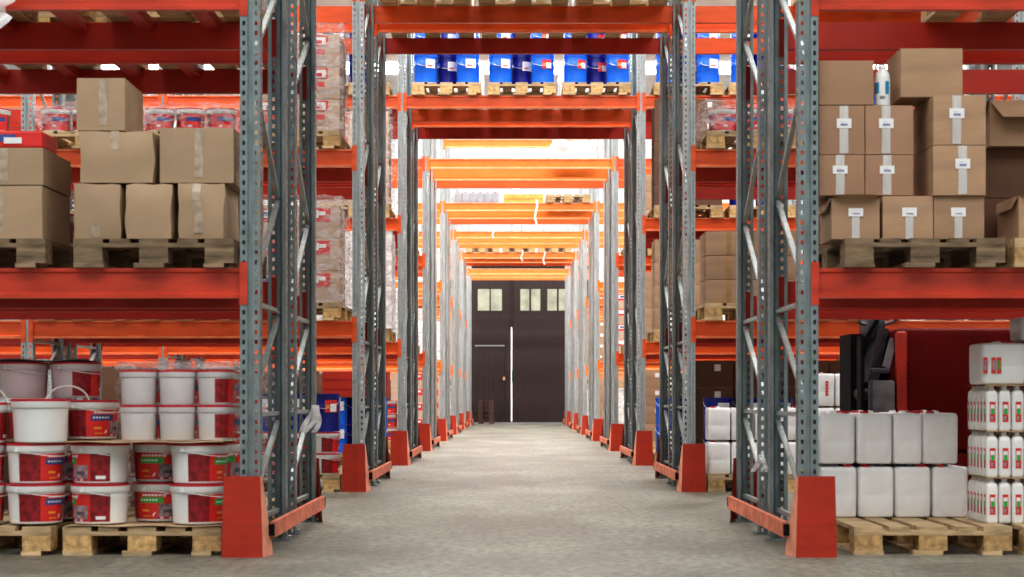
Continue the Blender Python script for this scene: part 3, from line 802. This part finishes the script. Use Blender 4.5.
# level one right
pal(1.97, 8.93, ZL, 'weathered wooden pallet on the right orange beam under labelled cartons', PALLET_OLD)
pal(2.815, 8.93, ZL, 'wooden pallet on the right beam cut by the picture edge')
GR = 'labelled cartons on the right shelf'
y1 = 8.99
inst(open_carton(.240, .34, .205), 'open brown carton with white label, bottom tier by the right upright', (1.635, y1, ZP), 0, GR)
inst(carton_proto(.252, .45, .215, 'lowtape', 21, bulge=.003), 'brown carton with white label, bottom tier, middle of three on right shelf', (1.897, y1, ZP), 0, GR)
inst(carton_proto(.252, .45, .215, 'lowtape', 22, bulge=.003), 'brown carton with white label, bottom tier, right of three on right shelf', (2.153, y1, ZP), 0, GR)
for t in range(2):
    zz_ = ZP + (.224 if t == 0 else .224 + .207)
    inst(carton_proto(.228, .40, [.204, .246][t], 'tape', 23 + t, cm=CARD_R, bulge=.003), f"brown carton with tape and label next to the right upright, {['second', 'third'][t]} tier", (1.575, y1 + .05 + (.0), zz_), 0, GR)
    inst(carton_proto(.240, .40, [.204, .246][t], 'tape', 25 + t, cm=CARD_R, bulge=.003), f"brown carton with tape and label, {['second', 'third'][t]} tier, second from right upright", (1.814, y1 + .05, zz_), 0, GR)
    inst(carton_proto(.262, .45, .249, 'tape', 27 + t, bulge=.003), f"larger lit carton with tape and label, {['second', 'third'][t]} tier, right stack", (2.150, y1 - .02, ZP + .217 + t * .252), 0, GR)
inst(carton_proto(.275, .36, .222, 'plain', 30, cm=CARD_R, bulge=.003), 'plain unlabelled brown carton at the top beside the right upright', (1.598, y1 + .05, ZP + .681), 0, GR)
inst(carton_proto(.31, .34, .245, 'plain', 31, bulge=.003), 'large plain carton at the very top of the right stack, turned slightly', (2.03, y1 + .06, ZP + .722), .0, GR)
# spray bottle
sb = MB(); sb.lathe([(.037, 0), (.039, .006), (.039, .14), (.033, .165), (.022, .18), (.016, .185)], 18, WHITEPL)
lb = MB()
for (z0_, z1_, m_, a0, a1) in ((.06, .115, CYAN, -165, -125), (.055, .12, CYAN, -80, -45), (.03, .045, GREYINK, -120, -80)):
    vs = []
    for k in range(5):
        a = math.radians(a0 + (a1 - a0) * k / 4)
        for z in (z0_, z1_): vs.append((.040 * math.cos(a), .040 * math.sin(a), z))
    lb.add(vs, [(2 * k, 2 * k + 2, 2 * k + 3, 2 * k + 1) for k in range(4)], m_)
cp = MB(); cp.lathe([(.019, .1855), (.019, .20), (.010, .205)], 14, WHITEPL)
inst(proto('white_bottle', 'bottle', [part('bottle_body', sb.mesh('bottle_body', True)), part('cap', cp.mesh('cap', True)), part('blue_label', lb.mesh('blue_label'))]),
     'white bottle with blue label standing between the two topmost right cartons', (1.789, y1 + .10, ZP + .6815), 0)
# rightmost pallet
inst(open_carton(.40, .40, .22, cm=CARD), 'opened brown carton on the rightmost shelf pallet', (2.66, 9.02, ZP), 0, GR)
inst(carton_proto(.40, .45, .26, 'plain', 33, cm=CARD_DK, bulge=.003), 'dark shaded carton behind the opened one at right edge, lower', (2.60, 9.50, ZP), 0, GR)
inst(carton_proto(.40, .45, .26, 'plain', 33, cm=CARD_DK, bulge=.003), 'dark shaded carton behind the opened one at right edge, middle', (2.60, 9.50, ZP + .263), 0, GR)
inst(open_carton(.40, .45, .24, cm=CARD, label=False, ff=(0, -.09, -.10)), 'open carton with a raised flap at the top right edge', (2.62, 9.42, ZP + .526), 0, GR)
inst(carton_proto(.30, .35, .12, 'plain', 35, bulge=.003), 'low brown carton lying on the rightmost shelf pallet', (3.02, 9.02, ZP), 0, GR)
pal(2.62, 8.94, LV[2], 'wooden pallet seen from below at top right')
inst(proto('plastic_wrap', 'plastic wrap', mesh=wrap_mesh(.74, 1.05, .5, 22, .03, m=WRAPW)), 'white wrapped load on the top right pallet', (2.62, 8.99, LV[2] + .15), 0, 'white wrapped loads')

# ------------------------------------------------------------------ red industrial truck in the first aisle, right
def truck():
    ch = MB(); ch.cbox(-.515, .62, 0, .95, .10, .42, TRUCKRED, .04)
    bd = MB(); bd.cbox(-.30, .62, .02, .93, .425, 1.275, TRUCKRED, .055)
    vt = MB()
    for k in range(6): vt.bar((-.285 + .0, .012, .80 + k * .035), (-.215, .012, .86 + k * .035), .012, .008, BLACKPL, up=(0, 1, 0))
    pn = MB(); pn.cbox(-.30, -.22, .0, .06, .43, 1.25, ORANGE_DK, .02)  # lit side of the body, put in as a brighter red strip
    st = MB(); st.cbox(-.50, -.31, .18, .75, .78, .86, DARKVINYL, .03)
    ba = MB(); ba.bar((-.42, .46, .90), (-.34, .46, 1.28), .5, .07, DARKVINYL, up=(0, 1, 0)); ba.cbox(-.44, -.31, .28, .64, 1.20, 1.36, DARKVINYL, .035)
    cn = MB(); cn.cbox(-.47, -.31, -.02, .14, .43, .915, GREYVINYL, .02)
    ar = MB(); ar.cbox(-.47, -.34, .0, .12, .96, 1.0, DARKVINYL, .015); ar.bar((-.36, .06, 1.0), (-.30, .10, 1.2), .05, .03, GREYVINYL)
    sw = MB(); sw.tube([(-.38 + .13 * math.cos(2 * PI * k / 20), .25 + .13 * math.sin(2 * PI * k / 20), 1.34 - .25 * .13 * math.sin(2 * PI * k / 20)) for k in range(21)], .012, STEEL, 6)
    sw.bar((-.38, .25, 1.34), (-.52, .25, 1.10), .03, .03, BLACKPL, up=(0, 1, 0))
    bp = MB(); bp.box(-.545, -.52, -.01, .14, .10, 1.22, BLACKPL); bp.box(-.52, -.31, .50, .93, .43, 1.25, BLACKPL)
    wh = []
    for x in (-.38, .42):
        for y in (.12, .80):
            w = MB(); bm = bmesh.new(); bmesh.ops.create_cone(bm, cap_ends=True, segments=24, radius1=.10, radius2=.10, depth=.08)
            bmesh.ops.rotate(bm, verts=bm.verts, matrix=Matrix.Rotation(PI / 2, 3, 'X')); bmesh.ops.translate(bm, verts=bm.verts, vec=(x, y, .10)); w.addbm(bm, BLACKPL)
            wh.append(part('wheel', w.mesh('wheel', True)))
    return proto('warehouse_truck', 'industrial truck', [part('chassis', ch.mesh('chassis', True)), part('body', bd.mesh('body', True), part('vent', vt.mesh('vent'))),
        part('lit_edge', pn.mesh('lit_edge', True)), part('seat', st.mesh('seat', True)), part('seat_back', ba.mesh('seat_back', True)), part('console', cn.mesh('console', True)),
        part('armrest', ar.mesh('armrest', True)), part('steering_wheel', sw.mesh('steering_wheel', True)), part('front_board', bp.mesh('front_board'))] + wh)
inst(truck(), 'dark red warehouse truck with black seat parked behind the right jerrycans', (2.84, 12.3, 0), 0)

# ------------------------------------------------------------------ goods on the racks behind
def slotx(s, bay, slot): return s * (1.45 + .100 + .4 + .88 * slot + 2.8 * bay)
def _p():
    pass
def place(i, s, slot, lvl, fr=0, bay=0):
    return slotx(s, bay, slot), ROWS[i] - .05 + 1.46 * fr, LV[lvl]
def where(i, s, slot, lvl, fr, bay):
    a = f"{['floor', 'first level', 'second level', 'third level'][lvl]} of {ORD[i]} {SIDE[s]} rack"
    return a
SLN = ['beside the passage', 'mid bay', 'far end of bay']
def load(i, s, slot, lvl, kind, fr=0, bay=0, tiers=3, pallet=True, simple=None, x=None):
    px, py, pz = place(i, s, slot, lvl, fr, bay)
    if x is not None: px = x
    W = where(i, s, slot, lvl, fr, bay); sl = SLN[slot] if bay == 0 else 'outer bay'
    if fr: sl += ' rear'
    simple = i >= 3 if simple is None else simple
    if pallet: inst(PALLET_S if i >= 2 or fr or bay else PALLET, f"pallet {sl}, {W}, under {dict(red='red labelled cartons', red2='red labelled cartons', dark='dark cartons', tan='tan cartons', brown='taped cartons', buck='buckets', pail='blue drums', can='jerrycans', wrapw='white wrapped goods', big='a big carton', none='nothing').get(kind, 'goods')}", (px, py, pz), 0, G)
    z = pz + .1455
    gname = f"{kind} goods, {W}"
    def nm(t, k, n): 
        a = ['bottom', 'second', 'third', 'fourth', 'fifth', 'sixth'][t]; b = (['left', 'right'] if n == 2 else ['left', 'middle', 'right'] if n == 3 else ['first', 'second', 'third', 'fourth'])[k]
        return f"{a} tier {b}"
    if kind == 'fill':  # dark cases added to darken the background at floor level
        for t in range(2 if i else 1):
            inst(carton_proto(.77, .9, .5, 'plain', 44 + t, cm=CARD_DK, bulge=.006, simple=True), f"added large dark case, {['lower', 'upper'][t]}, {sl}, {W}", (px, py + .05, z + t * .503), 0, gname)
    if kind in ('red', 'red2', 'dark', 'tan', 'brown', 'big'):
        w, h, cm, kd, look = dict(red=(.388, .272, CARD_PINK, 'red', 'carton with red label'), red2=(.388, .272, CARD_PINK, 'red2', 'carton with red print'), dark=(.388, .246, CARD_DK, 'dot', 'dark brown carton'),
                            tan=(.388, .26, CARD, 'dot', 'tan carton'), brown=(.388, .20, CARD, 'brown', 'carton with brown tape'), big=(.60, .40, CARD, 'plain', 'big plain carton'))[kind]
        n = 1 if kind == 'big' or i >= 3 else 2
        if i >= 3 and kind != 'big': w = .772
        for t in range(tiers):
            for k in range(n):
                inst(carton_proto(w, .50, h, kd, 40 + (t + k + i) % 2, cm=cm, bulge=.005, simple=simple),
                     f"{look}, {nm(t, k, 2)}, {sl}, {W}", (px + (k - (n - 1) / 2) * (w + .012), py + .03, z + t * (h + .003)), 0, gname)
    elif kind == 'buck':
        for t in range(tiers):
            for k in range(3 if True else 0):
                xx = px + (k - 1) * .262; yy = py + (.13)
                inst(bucket_proto(r=.128, h=.20, label='blue', lab_rot=.25, simple=True, handle=False), f"red labelled bucket, {nm(t, k, 3)}, {sl}, {W}", (xx, yy, z + t * .202), 0, gname)
    elif kind == 'pail':
        for t in range(tiers):
            for k, (dx, dy, m_, lb_) in enumerate(((-.24, .15, BLUEPL, 'white'), (.24, .15, BLUEPL, 'white' if slot == 0 else 'red'), (0, .335, NAVYPL, 'red'))):
                inst(pail_proto(m=m_, lab=lb_, lab_rot=.2), f"{'navy' if k == 2 else 'blue'} drum, {['bottom', 'upper'][t]} tier {['left', 'right', 'centre'][k]}, {sl}, {W}", (px + dx, py + dy, z + t * .3275), 0, gname)
    elif kind == 'navy':
        for t in range(tiers):
            for k, dx in enumerate((-.25, .06)):
                inst(pail_proto(r=.142, m=NAVYPL, lab=['white', 'red'][k], lab_rot=.2), f"navy drum, {['bottom', 'upper'][t]} tier {['left', 'right'][k]}, {sl}, {W}", (px + dx, py + .16, z + t * .3275), 0, gname)
    elif kind == 'can':
        for t in range(tiers):
            for k in range(4):
                inst(jerry_proto(w=.194, d=.26, h=.288, label='front' if t == 2 or k == 1 else None, capx=.05 if k % 2 else -.05), f"white jerrycan, {nm(t, k, 4)}, {sl}, {W}", (px + (k - 1.5) * .1985, py + .04, z + t * .289), 0, gname)
    elif kind == 'wrapw':
        h = tiers * .27
        inst(proto('plastic_wrap', 'plastic wrap', mesh=wrap_mesh(.76, .95, h, i * 7 + slot + lvl * 3, .03, m=WRAPW)), f"white wrapped load {sl}, {W}", (px, py + .05, z + .002), 0, 'white wrapped loads')

# rear half of the nearest rack, left floor
load(0, -1, 0, 0, 'buck', tiers=4, fr=1); load(0, -1, 1, 0, 'fill', fr=1); load(0, -1, 2, 0, 'fill', fr=1)
px, py, _ = place(0, -1, 0, 0, 1)
wrap(.86, .40, .86, (px, py - .01, .147), 'clear wrap around bucket stack behind the nearest left upright', 31, .02)
# second rack, left
load(1, -1, 0, 1, 'red', tiers=3); load(1, -1, 0, 2, 'red2', tiers=3)
px, py, _ = place(1, -1, 0, 1)
wrap(.86, .62, .90, (px, py - .03, LV[1] + .15), 'translucent wrap around red labelled cartons, first level of second left rack', 1, .022)
wrap(.86, .62, .90, (px, py - .03, LV[2] + .15), 'translucent wrap around red printed cartons, second level of second left rack', 2, .022)
load(1, -1, 1, 2, 'buck', tiers=1); load(1, -1, 2, 2, 'buck', tiers=1); load(1, -1, 0, 2, 'buck', tiers=1, bay=1)
for k, sl in enumerate((1, 2)):
    px, py, _ = place(1, -1, sl, 2)
    wrap(.85, .34, .235, (px, py - .01, LV[2] + .15), f"clear wrap over the bucket tier, second level of second left rack, {['mid bay', 'far end'][k]}", 3 + k, .012)
load(1, -1, 1, 1, 'red', tiers=3); load(1, -1, 2, 1, 'tan', tiers=3)
# floor, second rack left: two tiers of white-red buckets then blue drums
px, py, pz = place(1, -1, 0, 0)
pal(px, py, 0, 'wooden pallet under white and red buckets, floor of second left rack')
for t in range(2):
    for k in range(3):
        inst(bucket_proto(r=.128, h=.178, label='plain', lab_rot=1.5, simple=True), f"white and red bucket, {['bottom', 'second'][t]} tier {['left', 'middle', 'right'][k]}, floor of second left rack", (px + (k - 1) * .262, py + .14, .1455 + t * .18), 0, 'white and red buckets, second left rack')
for k in range(3):
    inst(pail_proto(r=.125, m=NAVYPL, lab=['white', 'white', 'red'][k], lab_rot=.15), f"navy blue drum on top of buckets, {['left', 'middle', 'right'][k]}, second left rack", (px + (k - 1) * .265, py + .145, .1455 + .362), 0, 'navy drums on buckets')
load(1, -1, 1, 0, 'navy', tiers=2); 
# big red-orange board crate behind
load(2, -1, 0, 0, 'pail', tiers=2)
px, py, _ = place(2, -1, 0, 0)
cr = MB(); cr.cbox(-.38, .38, 0, .5, 0, .30, ORANGE_DK, .008)
for z in (.09, .2): cr.box(-.375, .375, -.004, 0, z, z + .006, REDDK)
inst(proto('orange_crate', 'crate', mesh=cr.mesh('orange_crate')), 'red orange crate on top of blue drums, floor of third left rack', (px, py + .02, .1455 + .657), 0)
cr2 = proto('orange_crate', 'crate', mesh=cr.mesh('orange_crate'))
load(2, -1, 1, 0, 'navy', tiers=2)
load(2, -1, 0, 1, 'red2', tiers=4); load(2, -1, 0, 2, 'red', tiers=4); load(2, -1, 0, 3, 'navy', tiers=2)
for lvl in (1, 2):
    px, py, _ = place(2, -1, 0, lvl)
    wrap(.87, .62, 1.14, (px, py - .03, LV[lvl] + .15), f"translucent wrap around tall carton stack, {['', 'first', 'second'][lvl]} level of third left rack", 8 + lvl, .028, m=WRAPW if lvl == 1 else WRAP)
load(2, -1, 2, 2, 'wrapw', tiers=3); load(2, -1, 1, 2, 'wrapw', tiers=3)
# second rack, right
load(1, 1, 0, 0, 'can', tiers=2); load(1, 1, 1, 0, 'can', tiers=3)
px, py, _ = place(1, 1, 0, 0, 1)
load(1, 1, 0, 0, 'dark', tiers=4, fr=1); load(1, 1, 1, 0, 'dark', tiers=4, fr=1)
px, py, _ = place(1, 1, 0, 0)
for k in range(3):
    inst(pail_proto(r=.125, m=NAVYPL, lab='white', lab_rot=.1), f"navy drum behind white jerrycans, {['left', 'middle', 'right'][k]}, second right rack floor", (px + (k - 1) * .265, py + .48, .1455), 0, 'navy drums behind jerrycans')
    inst(pail_proto(r=.125, m=NAVYPL, lab='white', lab_rot=.1), f"navy drum on another behind white jerrycans, {['left', 'middle', 'right'][k]}, second right rack", (px + (k - 1) * .265, py + .48, .1455 + .3275), 0, 'navy drums behind jerrycans')
inst(jerry_proto(label='blue'), 'white can with blue label standing behind the right red guard', (1.63, 12.2, 0), 0)
load(1, 1, 0, 1, 'brown', tiers=3, x=1.93); load(1, 1, 1, 1, 'dark', tiers=4)
load(1, 1, 0, 2, 'buck', tiers=1); load(1, 1, 1, 2, 'pail', tiers=1)
px, py, _ = place(1, 1, 0, 2)
wrap(.88, .66, .26, (px, py - .03, LV[2] + .15), 'clear crumpled wrap with tufts over buckets, second level of second right rack', 6, .03)
for k in (0, 1): load(1, 1, 1 + k, 3, 'wrapw', tiers=2)
# third rack right
load(2, 1, 0, 0, 'pail', tiers=2); load(2, 1, 1, 0, 'dark', tiers=3)
load(2, 1, 0, 1, 'tan', tiers=4); load(2, 1, 0, 2, 'dark', tiers=5); load(2, 1, 0, 3, 'pail', tiers=2); load(2, 1, 1, 3, 'pail', tiers=2)
load(2, 1, 1, 1, 'dark', tiers=3); load(2, 1, 1, 2, 'navy', tiers=1)
load(2, 1, 2, 3, 'wrapw', tiers=3); load(2, -1, 1, 3, 'wrapw', tiers=3)
# further racks: inner loads
plan = {3: {-1: ['buck', 'wrapw', 'wrapw', 'none'], 1: ['tan', 'tan', 'tan', 'none']},
        4: {-1: ['red', 'wrapw', 'none', 'none'], 1: ['wrapw', 'red', 'none', 'none']},
        5: {-1: ['red', 'wrapw', 'wrapw', 'none'], 1: ['tan', 'none', 'wrapw', 'none']},
        6: {-1: ['wrapw', 'red', 'none', 'none'], 1: ['wrapw', 'tan', 'none', 'none']},
        7: {-1: ['dark', 'wrapw', 'none', 'none'], 1: ['tan', 'wrapw', 'none', 'none']}}
for i in plan:
    for s in plan[i]:
        for lvl, kd in enumerate(plan[i][s]):
            if kd == 'none': continue
            load(i, s, 0, lvl, kd, tiers=4 if kd in ('tan', 'red', 'dark') else 3)
            if lvl == 0: load(i, s, 1, 0, 'fill')
for s in (-1, 1):
    for i in (2, 3, 4, 5):
        for sl in (1, 2):
            if (i == 2 and (sl == 1 or s == 1)): continue
            if i >= 3 and sl == 1: continue
            load(i, s, sl, 0, 'fill')
        if i <= 4: load(i, s, 0, 0, 'fill', bay=1)
# loads over the passage
def over(i, kind, slots=(0, 1, 2), fr=0, tiers=2):
    for k in slots:
        x = -.88 + .88 * k; D = ROWS[i] - .05 + 1.46 * fr; pn = ['left', 'middle', 'right'][k]
        base = f"{pn} pallet bridging the passage, {ORD[i]} rack"
        if kind != 'roll': inst(PALLET if i == 2 else PALLET_S, base + f", {['front', 'rear'][fr]} half", (x, D, LV[3]), 0, G)
        z = LV[3] + .1455
        if kind == 'pail':
            for t in range(tiers):
                for q, (dx, dy, m_) in enumerate(((-.25, .15, BLUEPL), (.25, .15, BLUEPL), (0, .335, NAVYPL))):
                    lb_ = [['white', 'white', 'white'], ['white', 'red', 'white'], ['red', 'red', 'red']][k][q]
                    inst(pail_proto(m=m_, lab=lb_, lab_rot=.25 if q != 1 else .0), f"{'navy' if q == 2 else 'bright blue'} drum, {['bottom', 'upper'][t]} tier {['left', 'right', 'centre'][q]}, {pn} overhead pallet", (x + dx, D + dy, z + t * .3275), 0, 'blue drums on overhead pallets')
        elif kind == 'wrapw':
            inst(proto('plastic_wrap', 'plastic wrap', mesh=wrap_mesh(.78, 1.1, .25 * tiers, 50 + i * 3 + k, .03, m=WRAPW)), f"seen or added white wrapped load on {base}, {['front', 'rear'][fr]} half", (x, D + .05, z + .002), 0, 'white wrapped loads')
for q in (0, 1): over(0, 'wrapw', (0, 1, 2), fr=q, tiers=3)  # unseen overhead loads added to shade the floor below
over(2, 'wrapw', fr=1, tiers=2); over(2, 'pail'); over(1, 'wrapw', (0, 1, 2), fr=0, tiers=3); over(1, 'wrapw', (0, 1, 2), fr=1)  # rear-half wrapped loads also added for floor shade
ob = beam(4, 0, 3, 0, 'highest above the passage', BEAM_F); ob.location.z = 5.48
ob['label'] = 'single pale orange beam highest above the passage, fifth rack from the camera'
inst(proto('plastic_wrap', 'plastic wrap', mesh=wrap_mesh(.66, .9, .27, 77, .04, m=WHITEPL)), 'rounded white wrapped bale on overhead right pallet of fourth rack', (.80, ROWS[3] + .02, LV[3] + .001), 0, 'white wrapped loads')
over(4, 'none', (2,))
for k in range(6):
    inst(jerry_proto(w=.13, d=.13, h=.20, m=CANGREY, name='grey_can', capx=0), f"small grey can over the passage in fifth rack, {['first','second','third','fourth','fifth','sixth'][k]} from left", (-1.12 + .135 * k, ROWS[4] + .05, LV[3] + .0005), 0, 'grey cans over the passage')
mb = MB(); mb.box(-.36, .36, 0, .5, 0, .16, mat('yellow_board', (.75, .42, .10), .5)); mb.box(-.36, .36, -.004, 0, .07, .08, ORANGE)
inst(proto('yellow_crate', 'crate', mesh=mb.mesh('yellow_crate')), 'yellow orange flat crate over the passage in fifth rack', (.07, ROWS[4] + .06, LV[3] + .0005), 0)
over(6, 'none', (0, 1, 2)); over(6, 'none', (0, 1, 2), fr=1)
# hanging strips of film
for n, (x, i, L_) in enumerate(((.30, 4, .42), (.08, 6, .22), (.62, 6, .3), (-.55, 5, .15))):
    mb = MB(); vs = []
    for k in range(9):
        z = .06 - (L_ + .06) * k / 8; dx = .02 * math.sin(k * .9)
        vs += [(dx - .018, .004 * math.sin(k), z), (dx + .018, .004 * math.cos(k), z)]
    mb.add(vs, [(2 * k, 2 * k + 1, 2 * k + 3, 2 * k + 2) for k in range(8)], WHITEPL)
    inst(proto('hanging_plastic', 'plastic wrap', mesh=mb.mesh('hanging_plastic', True)), f"thin white film strip hanging over the passage from the {ORD[i]} rack, {['tall', 'short', 'medium', 'stubby'][n]}", (x, ROWS[i] - .012, LV[3] + .0), 0, 'hanging film strips')
# tufts of film tied on braces
def tuft(loc, label, s=1.0, seed=0):
    mb = MB(); rr = random.Random(seed)
    for q in range(4):
        vs = []; a0 = rr.uniform(-.6, .6)
        for k in range(7):
            z = .05 - .2 * k / 6 * s; dx = (.03 + .05 * k / 6) * math.sin(a0 + k * .4 + q) * s
            vs += [(dx - .02 * s, .01 * q + .01 * math.sin(k * 2 + q), z), (dx + .02 * s, .01 * q + .012 * math.cos(k + q), z)]
        mb.add(vs, [(2 * k, 2 * k + 1, 2 * k + 3, 2 * k + 2) for k in range(6)], WRAPW)
    inst(proto('film_tuft', 'plastic wrap', mesh=mb.mesh('film_tuft', True)), label, loc, 0, 'film tufts on the rack braces')
tuft((-1.335, 11.15, .70), 'white film tuft tied on the lower brace of the left nearest upright', .85, 2)
tuft((1.335, 10.3, .42), 'white film tuft near the foot of the right nearest upright', .5, 4)

# stack of dark pallets at the door
DARKW = mat('dark_wood', (.09, .05, .04), .8, namt=.2)
pm = PALLET_S['mesh'].copy(); pm.materials.clear(); pm.materials.append(DARKW)
for p_ in pm.polygons: p_.material_index = 0
for k in range(5):
    inst(proto('dark_pallet', 'pallet', mesh=pm), f"dark wooden pallet in the pile left of the far door, {['lowest', 'second', 'third', 'fourth', 'topmost'][k]} of five", (-1.12, 53.3, .1445 * k), 0, 'dark pallets piled by the door')

# ------------------------------------------------------------------ room shell
X0, X1, YB, YE = -12.5, 12.5, -1.0, WD
mb = MB(); mb.box(X0, X1, -6, YE + 8, -.2, 0, FLOORM); struct('floor', mb)
mb = MB(); mb.box(X0, X1, -6, YE, CEIL, CEIL + .15, WALLM); struct('ceiling', mb)
mb = MB(); mb.box(X0 - .2, X0, -6, YE, 0, CEIL, WALLD); struct('wall_left', mb)
mb = MB(); mb.box(X1, X1 + .2, -6, YE, 0, CEIL, WALLD); struct('wall_right', mb)
# back wall with door opening and clerestory
DX0, DX1, DH = -2.62, 2.22, 4.75
mb = MB()
mb.box(X0, DX0, YE, YE + .3, 0, CEIL, WALLM); mb.box(DX1, X1, YE, YE + .3, 0, CEIL, WALLM); mb.box(DX0, DX1, YE, YE + .3, DH, CEIL, WALLM)
mb.box(X0, DX0 - .125, YE - .02, YE - .001, 0, 2.9, WALLL); mb.box(DX1 + .125, X1, YE - .02, YE - .001, 0, 2.9, WALLL)  # dark sheets added over the wall base to darken the background
struct('wall_back', mb)
mb = MB(); mb.box(DX0 - .12, DX0, YE - .03, YE, 0, DH + .12, DOORDK); mb.box(DX1, DX1 + .12, YE - .03, YE, 0, DH + .12, DOORDK); mb.box(DX0, DX1, YE - .03, YE, DH, DH + .12, DOORDK)
struct('trim_1', mb)
def leaf(name, xa, xb, panes, wicket=False, seam=None):
    r = bpy.data.objects.new(name, None); COL.objects.link(r); r['kind'] = 'structure'; r.location = (0, 0, 0)
    mb = MB(); n = max(6, int((xb - xa) / .16)); w = (xb - xa) / n
    for k in range(n): mb.box(xa + k * w + .004, xa + (k + 1) * w - .004, YE + .05, YE + .09, .02, DH - .01, DOORBR)
    mb.box(xa, xb, YE + .075, YE + .12, .02, DH - .01, DOORDK)
    struct('door_panel', mb, parent=r)
    for a, b in panes:
        g = MB(); g.box(a - .035, b + .035, YE + .035, YE + .05, 3.40, 4.18, DOORBR); fo = struct('window_frame', g, parent=r)
        g = MB(); g.box(a, b, YE + .028, YE + .036, 3.46, 4.12, PANE); struct('pane', g, parent=fo)
    if wicket:
        g = MB(); g.box(-1.33, -.42, YE + .03, YE + .05, 2.36, 2.40, GALV_LT); struct('wicket_rail', g, parent=r)
        g = MB(); g.box(-.43, -.41, YE + .04, YE + .05, .05, 2.36, DOORDK); struct('wicket_seam', g, parent=r)
        g = MB(); g.cbox(-.47, -.40, YE - .02, YE + .05, 1.32, 1.42, WOODEND, .01); struct('door_handle', g, parent=r)
    return r
leaf('door_1', DX0 + .01, -.22, [(-2.2, -1.85), (-1.80, -1.5), (-1.24, -.88), (-.84, -.50)], True)
leaf('door_2', -.185, DX1 - .01, [(.07, .34), (.40, .68), (.90, 1.19), (1.25, 1.52)])
mb = MB(); mb.box(-.28, -.12, YE + .02, YE + .05, 2.95, DH - .02, DOORDK); struct('trim_2', mb)
mb = MB(); mb.box(-.20, -.185, YE + .045, YE + .055, 1.25, 1.6, mat('green_glint', (.05, .5, .15), .3)); struct('painted_glint', mb)  # green glint at the door gap, painted as a thin strip
mb = MB(); mb.box(-3, 3, YE + 4.5, YE + 4.6, 0, 5, emit('daylight_glow', (1, 1, 1), 1.6)); struct('daylight_backing', mb)  # glowing plane added outside, standing in for daylight through the gap
SKYB = emit('clerestory_glass', (.97, .99, 1.0), 0.92)
n = 1
for k in range(8):
    xa = X0 + .4 + k * 3.05; xb = xa + 2.75
    mb = MB(); mb.box(xa, xb, YE - .04, YE - .01, 4.95, 9.2, SKYB); o = struct(f'window_{n}', mb)
    g = MB()
    for q in range(5): xx = xa + (xb - xa) * q / 4; g.box(xx - .03, xx + .03, YE - .07, YE - .041, 4.95, 9.2, GALV_LT)
    struct('window_frame', g, parent=o)
    n += 1
# skylight strips above the aisles
strips = [(-2.0, 6.0, 2.9), (12.6, 14.3, 8.5), (18.6, 20.2, 11.0), (24.3, 25.8, 13.0), (30.2, 31.6, 14.0), (36.0, 37.4, 15.0), (41.6, 43.0, 15.0), (47.2, 48.6, 14.0), (53.0, 54.2, 7)]
for k, (a, b, st_) in enumerate(strips):
    mb = MB(); mb.box(X0 + 1, X1 - 1, a, b, CEIL - .06, CEIL - .005, emit(f'skylight_{k}', (1.0, .985, .96), st_)); struct(f'window_{n}', mb); n += 1

# ------------------------------------------------------------------ world, camera
w = bpy.data.worlds.new('world'); sc.world = w; w.use_nodes = True
bg = w.node_tree.nodes['Background']; bg.inputs[0].default_value = (.95, .98, 1, 1); bg.inputs[1].default_value = .50
cam = bpy.data.cameras.new('camera'); co = bpy.data.objects.new('camera', cam); COL.objects.link(co)
co.location = (CX, 0, CZ); co.rotation_euler = (PI / 2, 0, 0)
cam.sensor_width = 36; cam.lens = F / 1024 * 36
cam.shift_x = -4 / 1024; cam.shift_y = (397 - 288.5) / 1024
cam.clip_end = 200
cam.dof.use_dof = True; cam.dof.focus_distance = 17; cam.dof.aperture_fstop = 4.5
sc.camera = co
sc.view_settings.view_transform = 'Standard'
sc.view_settings.look = 'Medium High Contrast'
sc.view_settings.exposure = 0.12
sc.cycles.max_bounces = 5
sc.cycles.diffuse_bounces = 3
sc.cycles.transparent_max_bounces = 12
sc.cycles.sample_clamp_indirect = 4
